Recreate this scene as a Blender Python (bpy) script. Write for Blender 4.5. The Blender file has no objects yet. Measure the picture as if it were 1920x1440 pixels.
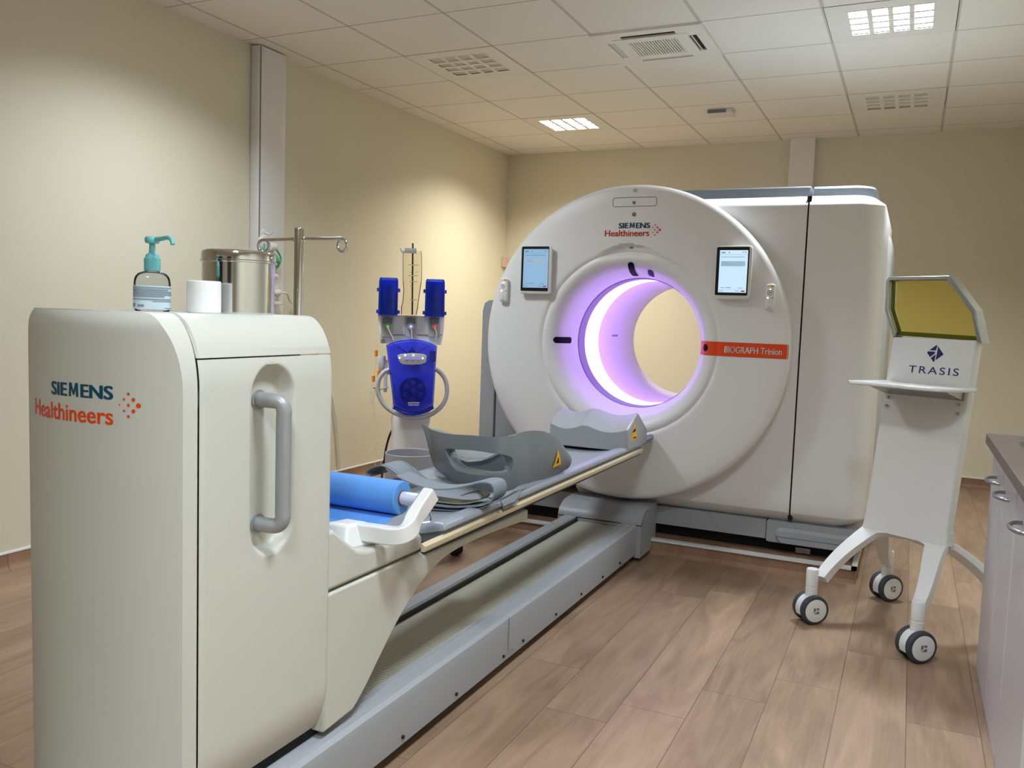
import bpy, bmesh, math, random
from mathutils import Vector, Matrix
random.seed(7)
sc = bpy.context.scene
COL = sc.collection
PI = math.pi
# ------------------------------------------------------------------ camera
F = 1586.3; YAW, PITCH, ROLL = 0.43894, -0.08141, 0.03427; CZ = 1.22
_fw = Vector((-math.sin(YAW)*math.cos(PITCH), math.cos(YAW)*math.cos(PITCH), math.sin(PITCH)))
_r0 = Vector((math.cos(YAW), math.sin(YAW), 0)); _u0 = _r0.cross(_fw)
CR = math.cos(ROLL)*_r0 + math.sin(ROLL)*_u0
CU = -math.sin(ROLL)*_r0 + math.cos(ROLL)*_u0
cam = bpy.data.cameras.new('camera'); cam.sensor_width = 36; cam.lens = F/1920*36; cam.clip_start = .02
co = bpy.data.objects.new('camera', cam); COL.objects.link(co)
co.matrix_world = Matrix(((CR.x, CU.x, -_fw.x, 0), (CR.y, CU.y, -_fw.y, 0), (CR.z, CU.z, -_fw.z, CZ), (0, 0, 0, 1)))
sc.camera = co
# ------------------------------------------------------------------ world and exposure
w = bpy.data.worlds.new('world'); sc.world = w; w.use_nodes = True
w.node_tree.nodes['Background'].inputs[0].default_value = (1, .97, .92, 1)
w.node_tree.nodes['Background'].inputs[1].default_value = 0.0
sc.view_settings.view_transform = 'Standard'; sc.view_settings.look = 'None'
sc.view_settings.gamma = 1; sc.view_settings.use_curve_mapping = False
sc.view_settings.exposure = 0.12
LAMP_W = 47.0          # watts of each lit ceiling luminaire
LAMP_COL = ((.86, .965, 1.05), (1.0, .945, .80))
RING = 3.0             # brightness of the bore light band

# pixel -> point on a real plane of the room
def ray(x, y): return CR*((x-960)/F) - CU*((y-720)/F) + _fw
def onz(x, y, z): d = ray(x, y); return Vector((0, 0, CZ)) + d*((z-CZ)/d.z)
def onx(x, y, X): d = ray(x, y); return Vector((0, 0, CZ)) + d*(X/d.x)
def ony(x, y, Y): d = ray(x, y); return Vector((0, 0, CZ)) + d*(Y/d.y)

# ------------------------------------------------------------------ materials
def lin(c):
    return tuple(((v/255)/12.92 if v/255 <= .04045 else (((v/255)+.055)/1.055)**2.4) for v in c)
def mat(name, rgb, rough=.5, metal=0, emit=0, ecol=None, spec=.5, trans=0, ior=1.45, coat=0, noise=0, bump=0, nscale=60, alpha=1):
    m = bpy.data.materials.new(name); m.use_nodes = True
    nt = m.node_tree; b = nt.nodes['Principled BSDF']
    c = (*lin(rgb), 1)
    b.inputs['Base Color'].default_value = c
    b.inputs['Roughness'].default_value = rough
    b.inputs['Metallic'].default_value = metal
    b.inputs['Specular IOR Level'].default_value = spec
    b.inputs['Transmission Weight'].default_value = trans
    b.inputs['IOR'].default_value = ior
    b.inputs['Coat Weight'].default_value = coat
    b.inputs['Alpha'].default_value = alpha
    if emit:
        b.inputs['Emission Color'].default_value = (*lin(ecol or rgb), 1)
        b.inputs['Emission Strength'].default_value = emit
    if noise or bump:
        tc = nt.nodes.new('ShaderNodeTexCoord'); n = nt.nodes.new('ShaderNodeTexNoise')
        n.inputs['Scale'].default_value = nscale; n.inputs['Detail'].default_value = 4
        nt.links.new(tc.outputs['Object'], n.inputs['Vector'])
        if noise:
            mx = nt.nodes.new('ShaderNodeMix'); mx.data_type = 'RGBA'
            mx.inputs[6].default_value = tuple(v*(1-noise) for v in c[:3])+(1,)
            mx.inputs[7].default_value = tuple(min(1, v*(1+noise)) for v in c[:3])+(1,)
            nt.links.new(n.outputs['Fac'], mx.inputs[0]); nt.links.new(mx.outputs[2], b.inputs['Base Color'])
        if bump:
            bp = nt.nodes.new('ShaderNodeBump'); bp.inputs['Strength'].default_value = bump; bp.inputs['Distance'].default_value = .002
            nt.links.new(n.outputs['Fac'], bp.inputs['Height']); nt.links.new(bp.outputs['Normal'], b.inputs['Normal'])
    return m

def math_node(nt, op, a, b=None, c=None):
    n = nt.nodes.new('ShaderNodeMath'); n.operation = op
    for i, v in enumerate((a, b, c)):
        if v is None: continue
        if isinstance(v, (int, float)): n.inputs[i].default_value = v
        else: nt.links.new(v, n.inputs[i])
    return n.outputs[0]

# ceiling grid constants
GX0, GDX, GY0, GDY, CEIL = -3.458, .593, 7.215, .559, 2.745
def mat_ceiling():
    m = mat('ceiling_tile', (238, 235, 228), .9, spec=.2, bump=.25, nscale=220)
    nt = m.node_tree; b = nt.nodes['Principled BSDF']
    g = nt.nodes.new('ShaderNodeNewGeometry'); s = nt.nodes.new('ShaderNodeSeparateXYZ')
    nt.links.new(g.outputs['Position'], s.inputs[0])
    def dist(o, o0, step):
        a = math_node(nt, 'DIVIDE', math_node(nt, 'SUBTRACT', o, o0), step)
        fr = math_node(nt, 'FRACT', math_node(nt, 'ADD', a, 100.5))
        return math_node(nt, 'MULTIPLY', math_node(nt, 'ABSOLUTE', math_node(nt, 'SUBTRACT', fr, .5)), step)
    dx = dist(s.outputs[0], GX0, GDX); dy = dist(s.outputs[1], GY0, GDY)
    lx = math_node(nt, 'LESS_THAN', dx, .010); ly = math_node(nt, 'LESS_THAN', dy, .0045)
    ex = math_node(nt, 'LESS_THAN', dx, .004)
    mask = math_node(nt, 'MAXIMUM', math_node(nt, 'MULTIPLY', lx, .55), math_node(nt, 'MAXIMUM', math_node(nt, 'MULTIPLY', ly, 1.0), math_node(nt, 'MULTIPLY', ex, .7)))
    mx = nt.nodes.new('ShaderNodeMix'); mx.data_type = 'RGBA'
    mx.inputs[6].default_value = (*lin((238, 235, 228)), 1); mx.inputs[7].default_value = (*lin((184, 178, 168)), 1)
    nt.links.new(mask, mx.inputs[0]); nt.links.new(mx.outputs[2], b.inputs['Base Color'])
    return m

def mat_wood(name, c1, c2, plank=.205, length=1.3, along='y', rough=.42, seam=(92, 72, 58)):
    m = mat(name, c1, rough, spec=.4)
    nt = m.node_tree; b = nt.nodes['Principled BSDF']; L = nt.links.new
    g = nt.nodes.new('ShaderNodeNewGeometry'); s = nt.nodes.new('ShaderNodeSeparateXYZ'); L(g.outputs['Position'], s.inputs[0])
    X, Y, Z = s.outputs
    if along == 'x': X, Y = Y, X
    px = math_node(nt, 'DIVIDE', math_node(nt, 'ADD', X, 20.03), plank)
    idx = math_node(nt, 'FLOOR', px)
    wn = nt.nodes.new('ShaderNodeTexWhiteNoise'); wn.noise_dimensions = '1D'; L(idx, wn.inputs['W'])
    py = math_node(nt, 'DIVIDE', math_node(nt, 'ADD', math_node(nt, 'ADD', Y, 20), math_node(nt, 'MULTIPLY', wn.outputs['Value'], length)), length)
    idy = math_node(nt, 'FLOOR', py)
    cv = nt.nodes.new('ShaderNodeCombineXYZ'); L(idx, cv.inputs[0]); L(idy, cv.inputs[1])
    wn2 = nt.nodes.new('ShaderNodeTexWhiteNoise'); wn2.noise_dimensions = '3D'; L(cv.outputs[0], wn2.inputs['Vector'])
    # stretched grain
    gv = nt.nodes.new('ShaderNodeCombineXYZ')
    L(math_node(nt, 'MULTIPLY', X, 9.0), gv.inputs[0]); L(math_node(nt, 'MULTIPLY', Y, 1.5), gv.inputs[1])
    L(math_node(nt, 'ADD', math_node(nt, 'MULTIPLY', wn2.outputs['Value'], 37), Z), gv.inputs[2])
    n1 = nt.nodes.new('ShaderNodeTexNoise'); n1.inputs['Scale'].default_value = 1.2; n1.inputs['Detail'].default_value = 8; n1.inputs['Distortion'].default_value = 1.4; L(gv.outputs[0], n1.inputs['Vector'])
    fv = nt.nodes.new('ShaderNodeCombineXYZ')
    L(math_node(nt, 'MULTIPLY', X, 120.0), fv.inputs[0]); L(math_node(nt, 'MULTIPLY', Y, 5.0), fv.inputs[1]); L(gv.outputs[0], fv.inputs[2]) if False else None
    n2 = nt.nodes.new('ShaderNodeTexNoise'); n2.inputs['Scale'].default_value = 1.0; n2.inputs['Detail'].default_value = 3; L(fv.outputs[0], n2.inputs['Vector'])
    fac = math_node(nt, 'ADD', math_node(nt, 'ADD', math_node(nt, 'MULTIPLY', math_node(nt, 'SUBTRACT', n1.outputs['Fac'], .5), 1.5), math_node(nt, 'MULTIPLY', math_node(nt, 'SUBTRACT', n2.outputs['Fac'], .5), .5)),
                    math_node(nt, 'ADD', math_node(nt, 'MULTIPLY', wn2.outputs['Value'], .34), .33))
    mx = nt.nodes.new('ShaderNodeMix'); mx.data_type = 'RGBA'; mx.clamp_factor = True
    mx.inputs[6].default_value = (*lin(c2), 1); mx.inputs[7].default_value = (*lin(c1), 1); L(fac, mx.inputs[0])
    fx = math_node(nt, 'FRACT', px); fy = math_node(nt, 'FRACT', py)
    sm = math_node(nt, 'MAXIMUM', math_node(nt, 'LESS_THAN', fx, .014), math_node(nt, 'LESS_THAN', fy, .0022))
    m2 = nt.nodes.new('ShaderNodeMix'); m2.data_type = 'RGBA'; L(math_node(nt, 'MULTIPLY', sm, .75), m2.inputs[0])
    L(mx.outputs[2], m2.inputs[6]); m2.inputs[7].default_value = (*lin(seam), 1)
    L(m2.outputs[2], b.inputs['Base Color'])
    bp = nt.nodes.new('ShaderNodeBump'); bp.inputs['Strength'].default_value = .12; bp.inputs['Distance'].default_value = .002
    L(n2.outputs['Fac'], bp.inputs['Height']); L(bp.outputs['Normal'], b.inputs['Normal'])
    return m

def mat_stripes(name, c1, c2, step, duty, rough=.5):
    """fine transverse lines along world y"""
    m = mat(name, c1, rough)
    nt = m.node_tree; b = nt.nodes['Principled BSDF']; L = nt.links.new
    g = nt.nodes.new('ShaderNodeNewGeometry'); s = nt.nodes.new('ShaderNodeSeparateXYZ'); L(g.outputs['Position'], s.inputs[0])
    fr = math_node(nt, 'FRACT', math_node(nt, 'DIVIDE', math_node(nt, 'ADD', s.outputs[1], 10), step))
    k = math_node(nt, 'LESS_THAN', fr, duty)
    mx = nt.nodes.new('ShaderNodeMix'); mx.data_type = 'RGBA'; L(k, mx.inputs[0])
    mx.inputs[6].default_value = (*lin(c1), 1); mx.inputs[7].default_value = (*lin(c2), 1)
    L(mx.outputs[2], b.inputs['Base Color'])
    return m

def mat_tint(name, rgb, rough=.05, ior=1.1, body=None, amt=.4):
    """tinted see-through plastic: transparent tint with a glossy skin"""
    m = bpy.data.materials.new(name); m.use_nodes = True; nt = m.node_tree
    for n in list(nt.nodes): nt.nodes.remove(n)
    o = nt.nodes.new('ShaderNodeOutputMaterial'); t = nt.nodes.new('ShaderNodeBsdfTransparent'); g = nt.nodes.new('ShaderNodeBsdfGlossy')
    t.inputs[0].default_value = (*lin(rgb), 1); g.inputs['Roughness'].default_value = rough
    f = nt.nodes.new('ShaderNodeFresnel'); f.inputs[0].default_value = ior
    mx = nt.nodes.new('ShaderNodeMixShader'); nt.links.new(f.outputs[0], mx.inputs[0]); nt.links.new(t.outputs[0], mx.inputs[1]); nt.links.new(g.outputs[0], mx.inputs[2])
    out = mx.outputs[0]
    if body:
        d = nt.nodes.new('ShaderNodeBsdfDiffuse'); d.inputs[0].default_value = (*lin(body), 1)
        m2 = nt.nodes.new('ShaderNodeMixShader'); m2.inputs[0].default_value = amt
        nt.links.new(t.outputs[0], m2.inputs[1]); nt.links.new(d.outputs[0], m2.inputs[2]); nt.links.new(m2.outputs[0], mx.inputs[1])
    nt.links.new(out, o.inputs[0])
    return m

M = dict(
    wall=mat('wall_paint', (222, 216, 194), .75, spec=.25, bump=.06, nscale=300),
    white=mat('white_plastic', (233, 232, 232), .38),
    cabinet=mat('warm_white_plastic', (201, 201, 192), .42),
    gloss=mat('gloss_white', (226, 226, 224), .2),
    grey=mat('grey_plastic', (158, 161, 166), .42),
    dgrey=mat('dark_grey_plastic', (112, 118, 124), .45),
    lgrey=mat('light_grey', (190, 191, 192), .45),
    black=mat('black', (16, 17, 19), .35),
    smoke=mat('smoked_window', (14, 14, 22), .6, spec=.12),
    rubber=mat('rubber', (58, 64, 70), .55),
    dark=mat('dark_gap', (20, 22, 24), .8),
    seam=mat('seam_grey', (120, 120, 118), .6),
    cushion=mat('grey_cushion_shell', (118, 124, 128), .42, noise=.05, nscale=600),
    cushion_top=mat('grey_cushion_top', (158, 166, 172), .4),
    head=mat('headrest_grey', (160, 163, 168), .4, noise=.03, nscale=500),
    mattress=mat('mattress_vinyl', (146, 151, 160), .36, noise=.02, nscale=200),
    fabric=mat('grey_strap_fabric', (132, 140, 148), .8, bump=.5, nscale=700),
    velcro=mat('beige_velcro', (150, 145, 132), .95, bump=.8, nscale=500),
    beige=mat('beige_rail', (205, 190, 160), .4),
    steel=mat('polished_steel', (226, 228, 230), .09, metal=1),
    brushed=mat('brushed_aluminium', (160, 162, 160), .32, metal=1),
    nickel=mat('nickel', (170, 172, 174), .28, metal=1),
    handle=mat('silver_handle', (158, 160, 162), .38, metal=.25),
    blue_paper=mat('blue_paper', (92, 152, 226), .75),
    blue_paper_dark=mat('blue_paper_edge', (52, 110, 190), .75),
    core=mat('cardboard_core', (120, 82, 56), .8),
    frost=mat('frosted_rod', (205, 210, 228), .3, spec=.6),
    teal=mat('teal_plastic', (110, 185, 190), .35),
    clear=mat('clear_plastic', (250, 250, 250), .03, trans=1, ior=1.12),
    gel=mat_tint('clear_gel_bottle', (238, 241, 243), ior=1.3),
    label=mat('pale_blue_label', (196, 214, 224), .5),
    labelgrey=mat('label_print', (128, 142, 152), .6),
    paper=mat('white_paper', (240, 240, 240), .8),
    siemens=mat('petrol_print', (0, 72, 96), .5),
    orange=mat('orange_print', (228, 72, 12), .45),
    whiteprint=mat('white_print', (245, 243, 240), .5),
    navy=mat('navy_print', (18, 30, 96), .5),
    navyglass=mat('navy_glass', (14, 16, 96), .5, spec=.15),
    yellow=mat('yellow_sticker', (240, 178, 20), .5),
    tagorange=mat('orange_tag', (245, 150, 10), .5),
    screen=mat('bright_screen', (30, 34, 38), .2, emit=.95, ecol=(202, 230, 250)),
    screen_dim=mat('dim_screen', (30, 34, 38), .2, emit=.72, ecol=(160, 204, 240)),
    uiline=mat('screen_text', (60, 80, 100), .3, emit=.5, ecol=(110, 140, 165)),
    uiblock=mat('screen_block', (30, 40, 50), .3, emit=.72, ecol=(172, 202, 224)),
    uired=mat('screen_red', (160, 30, 30), .3, emit=.5, ecol=(150, 40, 40)),
    lampglow=mat('lamp_glow', (255, 255, 255), .5, emit=6, ecol=(255, 252, 245)),
    lampoff=mat('lamp_off_diffuser', (200, 195, 184), .6),
    lampwhite=mat('lamp_white', (234, 231, 224), .55),
    band=mat('light_band', (255, 255, 255), .4, emit=RING, ecol=(186, 136, 255)),
    liner=mat('bore_liner', (236, 232, 240), .45),
    ringdark=mat('bore_gap_ring', (150, 140, 172), .45),
    bluetint=mat_tint('blue_tinted_plastic', (140, 160, 255), body=(40, 84, 240), amt=.16, ior=1.35),
    covertint=mat_tint('blue_cover_plastic', (165, 172, 255), body=(80, 90, 245), amt=.12, ior=1.4),
    bluesolid=mat('blue_plastic', (24, 44, 190), .25),
    bluedeep=mat('deep_blue_plastic', (24, 34, 104), .3),
    leadglass=mat_tint('yellow_lead_glass', (252, 247, 196), ior=1.5),
    leadedge=mat('lead_glass_edge', (92, 94, 22), .15),
    led_g=mat('green_led', (60, 160, 60), .4, emit=1, ecol=(60, 190, 60)),
    led_b=mat('blue_led', (120, 120, 255), .4, emit=3, ecol=(120, 120, 255)),
    led_r=mat('red_led', (255, 40, 30), .4, emit=1.2, ecol=(255, 40, 30)),
    led_w=mat('white_led', (255, 255, 255), .4, emit=1.6, ecol=(245, 240, 255)),
    lcd=mat('small_lcd', (140, 140, 200), .3, emit=.35, ecol=(150, 150, 220)),
    green=mat('green_mask', (60, 178, 130), .35, spec=.6),
    red=mat('red_plastic', (205, 60, 50), .4),
    ceiling=mat_ceiling(),
    floor=mat_wood('oak_vinyl_floor', (172, 144, 119), (124, 99, 80)),
    skirt=mat_wood('oak_skirting', (160, 126, 102), (122, 92, 72), plank=5.3, length=2.0),
    worktop=mat_wood('grey_oak_worktop', (132, 116, 102), (94, 82, 72), plank=.62, length=4, rough=.5),
    melamine=mat('white_melamine', (198, 195, 199), .35, noise=.015, nscale=80),
    cover=mat_stripes('slatted_track_cover', (190, 188, 172), (112, 112, 102), .0135, .17),
    wire=mat('clear_tubing', (226, 218, 196), .3),
    cable_w=mat('white_cable', (225, 222, 214), .5),
)

# ------------------------------------------------------------------ helpers
ORG = {}
WARP = None      # optional turn of a whole thing built facing -y
def obj(name, bm, m, parent=None, smooth=True, angle=38, org=None, bevel=0, seg=2, solid=0, sub=0):
    """link a bmesh built in world coordinates as ONE object"""
    o0 = ORG[parent.name] if parent else Vector(org or (0, 0, 0))
    if WARP:
        for v in bm.verts: v.co = WARP(v.co)
    bmesh.ops.remove_doubles(bm, verts=bm.verts, dist=1e-6)
    bmesh.ops.recalc_face_normals(bm, faces=bm.faces)
    bmesh.ops.translate(bm, verts=bm.verts, vec=-o0)
    me = bpy.data.meshes.new(name); bm.to_mesh(me); bm.free()
    if m: me.materials.append(m)
    if smooth:
        for p in me.polygons: p.use_smooth = True
        me.set_sharp_from_angle(angle=math.radians(angle))
    o = bpy.data.objects.new(name, me); COL.objects.link(o)
    if parent: o.parent = parent
    else: o.location = o0
    ORG[o.name] = o0
    if solid:
        md = o.modifiers.new('solid', 'SOLIDIFY'); md.thickness = solid; md.offset = -1
    if bevel:
        md = o.modifiers.new('bevel', 'BEVEL'); md.width = bevel; md.segments = seg; md.limit_method = 'ANGLE'; md.angle_limit = math.radians(40)
        md.harden_normals = False
    if sub:
        md = o.modifiers.new('sub', 'SUBSURF'); md.levels = sub; md.render_levels = sub
    return o
def thing(name, label, cat, loc, group=None):
    o = bpy.data.objects.new(name, None); COL.objects.link(o); o.location = loc; o.empty_display_size = .1
    ORG[o.name] = Vector(loc); o['label'] = label; o['category'] = cat
    if group: o['group'] = group
    return o
def tag(o, label, cat, group=None):
    o['label'] = label; o['category'] = cat
    if group: o['group'] = group
    return o
def struct(name, bm, m, **k):
    o = obj(name, bm, m, **k); o['kind'] = 'structure'; return o
def dup(root, delta, label, group=None):
    r = root.copy(); COL.objects.link(r); r.location = root.location + Vector(delta); r['label'] = label
    if group: r['group'] = group
    ORG[r.name] = ORG[root.name] + Vector(delta)
    for ch in root.children:
        c = ch.copy(); COL.objects.link(c); c.parent = r
        for g in ch.children:
            d = g.copy(); COL.objects.link(d); d.parent = c
    return r
def B(): return bmesh.new()
def box(bm, x0, x1, y0, y1, z0, z1):
    vs = [bm.verts.new((x, y, z)) for x in (x0, x1) for y in (y0, y1) for z in (z0, z1)]
    for f in ((0, 1, 3, 2), (4, 6, 7, 5), (0, 4, 5, 1), (2, 3, 7, 6), (0, 2, 6, 4), (1, 5, 7, 3)): bm.faces.new([vs[i] for i in f])
    return bm
def loft(bm, rings, cap=True, closed=True):
    R = [[bm.verts.new(p) for p in r] for r in rings]
    n = len(R[0])
    for a, b in zip(R, R[1:]):
        for i in range(n if closed else n-1):
            j = (i+1) % n
            bm.faces.new((a[i], a[j], b[j], b[i]))
    if cap: bm.faces.new(R[0][::-1]); bm.faces.new(R[-1])
    return bm
def prism(bm, poly, axis, c0, c1):
    def p(a, b, c): return {'x': (c, a, b), 'y': (a, c, b), 'z': (a, b, c)}[axis]
    return loft(bm, [[p(a, b, c0) for a, b in poly], [p(a, b, c1) for a, b in poly]])
def grid(bm, f, nu, nv, cu=False):
    V = [[bm.verts.new(f(i/nu, j/nv)) for j in range(nv+1)] for i in range(nu+(0 if cu else 1))]
    n = len(V)
    for i in range(nu):
        for j in range(nv):
            bm.faces.new((V[i][j], V[(i+1) % n][j], V[(i+1) % n][j+1], V[i][j+1]))
    return bm
def rrect(x0, x1, y0, y1, r, n=6):
    out = []
    for cx, cy, a in ((x1-r, y1-r, 0), (x0+r, y1-r, 90), (x0+r, y0+r, 180), (x1-r, y0+r, 270)):
        for k in range(n+1):
            t = math.radians(a+90*k/n); out.append((cx+r*math.cos(t), cy+r*math.sin(t)))
    return out
def circ(cx, cy, r, n=32): return [(cx+r*math.cos(2*PI*k/n), cy+r*math.sin(2*PI*k/n)) for k in range(n)]
def tube(bm, pts, r, n=12, closed=False, ry=None):
    pts = [Vector(p) for p in pts]; m = len(pts); rings = []
    prev = None
    for i, p in enumerate(pts):
        if closed: t = (pts[(i+1) % m]-pts[i-1]).normalized()
        else: t = (pts[min(i+1, m-1)]-pts[max(i-1, 0)]).normalized()
        if prev is None:
            a = Vector((0, 0, 1)) if abs(t.z) < .9 else Vector((1, 0, 0)); nx = t.cross(a).normalized()
        else: nx = (prev - t*prev.dot(t)).normalized()
        prev = nx; ny = t.cross(nx)
        rr = r[i] if isinstance(r, (list, tuple)) else r; rb = ry if ry else rr
        rings.append([p+nx*rr*math.cos(2*PI*k/n)+ny*rb*math.sin(2*PI*k/n) for k in range(n)])
    if closed: rings.append(rings[0]); return loft(bm, rings, cap=False)
    return loft(bm, rings)
def smooth_path(pts, k=6):
    """Catmull-Rom through points"""
    P = [Vector(p) for p in pts]; P = [P[0]*2-P[1]]+P+[P[-1]*2-P[-2]]; out = []
    for i in range(1, len(P)-2):
        for s in range(k):
            t = s/k; a, b, c, d = P[i-1:i+3]
            out.append(.5*((2*b)+(c-a)*t+(2*a-5*b+4*c-d)*t*t+(3*b-a-3*c+d)*t**3))
    out.append(P[-2]); return out
def cyl(bm, p0, p1, r, n=24, r1=None): return tube(bm, [p0, p1], [r, r if r1 is None else r1], n)
def lathe(bm, prof, c, axis='z', n=48, a0=0, a1=2*PI):
    full = abs(a1-a0-2*PI) < 1e-6; cnt = n if full else n+1
    def p(r, h, t):
        a, b = r*math.cos(t), r*math.sin(t)
        return Vector(c)+Vector({'z': (a, b, h), 'y': (a, h, b), 'x': (h, a, b)}[axis])
    V = [[bm.verts.new(p(max(r, 1e-5), h, a0+(a1-a0)*k/n)) for k in range(cnt)] for r, h in prof]
    for A, Bv in zip(V, V[1:]):
        for k in range(n):
            j = (k+1) % cnt
            bm.faces.new((A[k], A[j], Bv[j], Bv[k]))
    return bm
def sphere(bm, c, r, n=16):
    return lathe(bm, [(r*math.sin(PI*k/n), -r*math.cos(PI*k/n)) for k in range(n+1)], c, 'z', n)
def text(name, body, x0, x1, z0, h, m, parent, place, bold=.0, ext=.0004, spacing=1.0):
    """flat lettering: fit to width x0..x1, cap height h, baseline z0; place(a, b, c) maps to the surface"""
    cu = bpy.data.curves.new('t', 'FONT'); cu.body = body; cu.offset = min(bold, .006); cu.extrude = 0; cu.resolution_u = 4; cu.space_character = spacing
    o = bpy.data.objects.new('t', cu); COL.objects.link(o)
    dg = bpy.context.evaluated_depsgraph_get(); dg.update()
    me = bpy.data.meshes.new_from_object(o.evaluated_get(dg))
    bpy.data.objects.remove(o); bpy.data.curves.remove(cu)
    bm = B(); bm.from_mesh(me); bpy.data.meshes.remove(me)
    xs = [v.co.x for v in bm.verts]; a0, a1 = min(xs), max(xs)
    capH = .729
    if bold > .011:
        src = bm.copy(); 
        for sh in (-1, 1):
            vm = {v: bm.verts.new((v.co.x+sh*bold, v.co.y, v.co.z)) for v in src.verts}
            for f in src.faces: bm.faces.new([vm[v] for v in f.verts])
        src.free(); a0 -= bold; a1 += bold
    for v in bm.verts:
        a = x0+(v.co.x-a0)/(a1-a0)*(x1-x0); b = z0+v.co.y/capH*h
        v.co = Vector(place(a, b))
    return obj(name, bm, m, parent, smooth=False)
def children_of(o): return list(o.children)

# ================================================================== ROOM
XL, XR, YB, YN = -3.61, .90, 7.44, -2.6
bm = B(); box(bm, XL-.1, XR+.1, YN-.1, YB+.1, -.1, 0); struct('floor', bm, M['floor'], smooth=False)
bm = B(); box(bm, XL-.1, XL, YN-.1, YB+.1, 0, CEIL+.12); struct('wall_left', bm, M['wall'], smooth=False)
bm = B(); box(bm, XR, XR+.1, YN-.1, YB+.1, 0, CEIL+.12); struct('wall_right', bm, M['wall'], smooth=False)
bm = B(); box(bm, XL, XR, YB, YB+.1, 0, CEIL+.12); struct('wall_back', bm, M['wall'], smooth=False)
bm = B(); box(bm, XL, XR, YN-.1, YN, 0, CEIL+.12); struct('wall_front', bm, M['wall'], smooth=False)
# luminaire cells (column index, row index): lit checkered, but the unseen last one is switched on as added light
LAMPS = [(1, 1, 2), (1, 4, 0), (5, 1, 0), (5, 4, 1), (1, 7, 1), (5, 7, 0), (1, 10, 0), (5, 10, 1), (1, 13, 0), (5, 13, 1)]
AC = (3, 4)
holes = {(i, j) for i, j, _ in LAMPS} | {AC}
def cell(i, j): return GX0+i*GDX, GX0+(i+1)*GDX, GY0-(j+1)*GDY, GY0-j*GDY
bm = B()
i0, i1, j0, j1 = -1, 8, -1, 18
for i in range(i0, i1):
    for j in range(j0, j1):
        if (i, j) in holes: continue
        x0, x1, y0, y1 = cell(i, j)
        x0, x1 = max(x0, XL), min(x1, XR); y0, y1 = max(y0, YN), min(y1, YB)
        if x1-x0 > 1e-3 and y1-y0 > 1e-3: box(bm, x0, x1, y0, y1, CEIL, CEIL+.02)
struct('ceiling', bm, M['ceiling'], smooth=False)
# skirting with a white sealing bead on top
def skirting(name, poly_axis, a, b, wallc, sgn):
    prof = [(0, 0), (.030, 0), (.018, .006), (.010, .016), (.006, .034), (.006, .075), (0, .075)]
    bm = B()
    if poly_axis == 'y': prism(bm, [(wallc+sgn*p, z) for p, z in prof], 'y', a, b)
    else: prism(bm, [(wallc+sgn*p, z) for p, z in prof], 'x', a, b)
    o = struct(name, bm, M['skirt'])
    bm = B()
    pr2 = [(0, .075), (.008, .075), (.006, .083), (0, .085)]
    prism(bm, [(wallc+sgn*p, z) for p, z in pr2], poly_axis, a, b)
    o2 = obj('sealing_bead', bm, M['gloss'], o)
    return o
skirting('baseboard_left', 'y', YN, YB, XL, 1)
skirting('baseboard_back', 'x', XL+.03, XR, YB, -1)
# two unseen dark doors, added for the dark bands they reflect in the steel
for n_, (xa, xb) in enumerate(((-2.75, -1.85), (-.75, .15))):
    bm = B(); box(bm, xa, xb, YN-.02, YN+.03, .005, 2.1); d_ = struct('door_%d' % (n_+1), bm, mat('added_dark_door', (46, 48, 52), .5), smooth=False)
    bm = B(); box(bm, xa+.05, xa+.17, YN+.03, YN+.07, 1.0, 1.03); obj('door_handle', bm, M['nickel'], d_)
# pilaster on the back wall
xa, xb = ony(1480, 300, YB-.06).x, ony(1527, 300, YB-.06).x
bm = B(); box(bm, xa, xb, YB-.06, YB, 0, CEIL); struct('trim_1', bm, M['lampwhite'], bevel=.004)
# vertical wiring duct on the left wall
bm = B(); prism(bm, rrect(3.93, 4.17, -3.61, -3.54, .012, 3), 'z', .085, 2.735)
for v in bm.verts: v.co.x, v.co.y = v.co.y, v.co.x
duct = struct('trim_2', bm, M['gloss'])
bm = B(); box(bm, -3.5395, -3.5385, 3.935, 3.945, .1, 2.73); obj('duct_seam', bm, M['seam'], duct)

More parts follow.
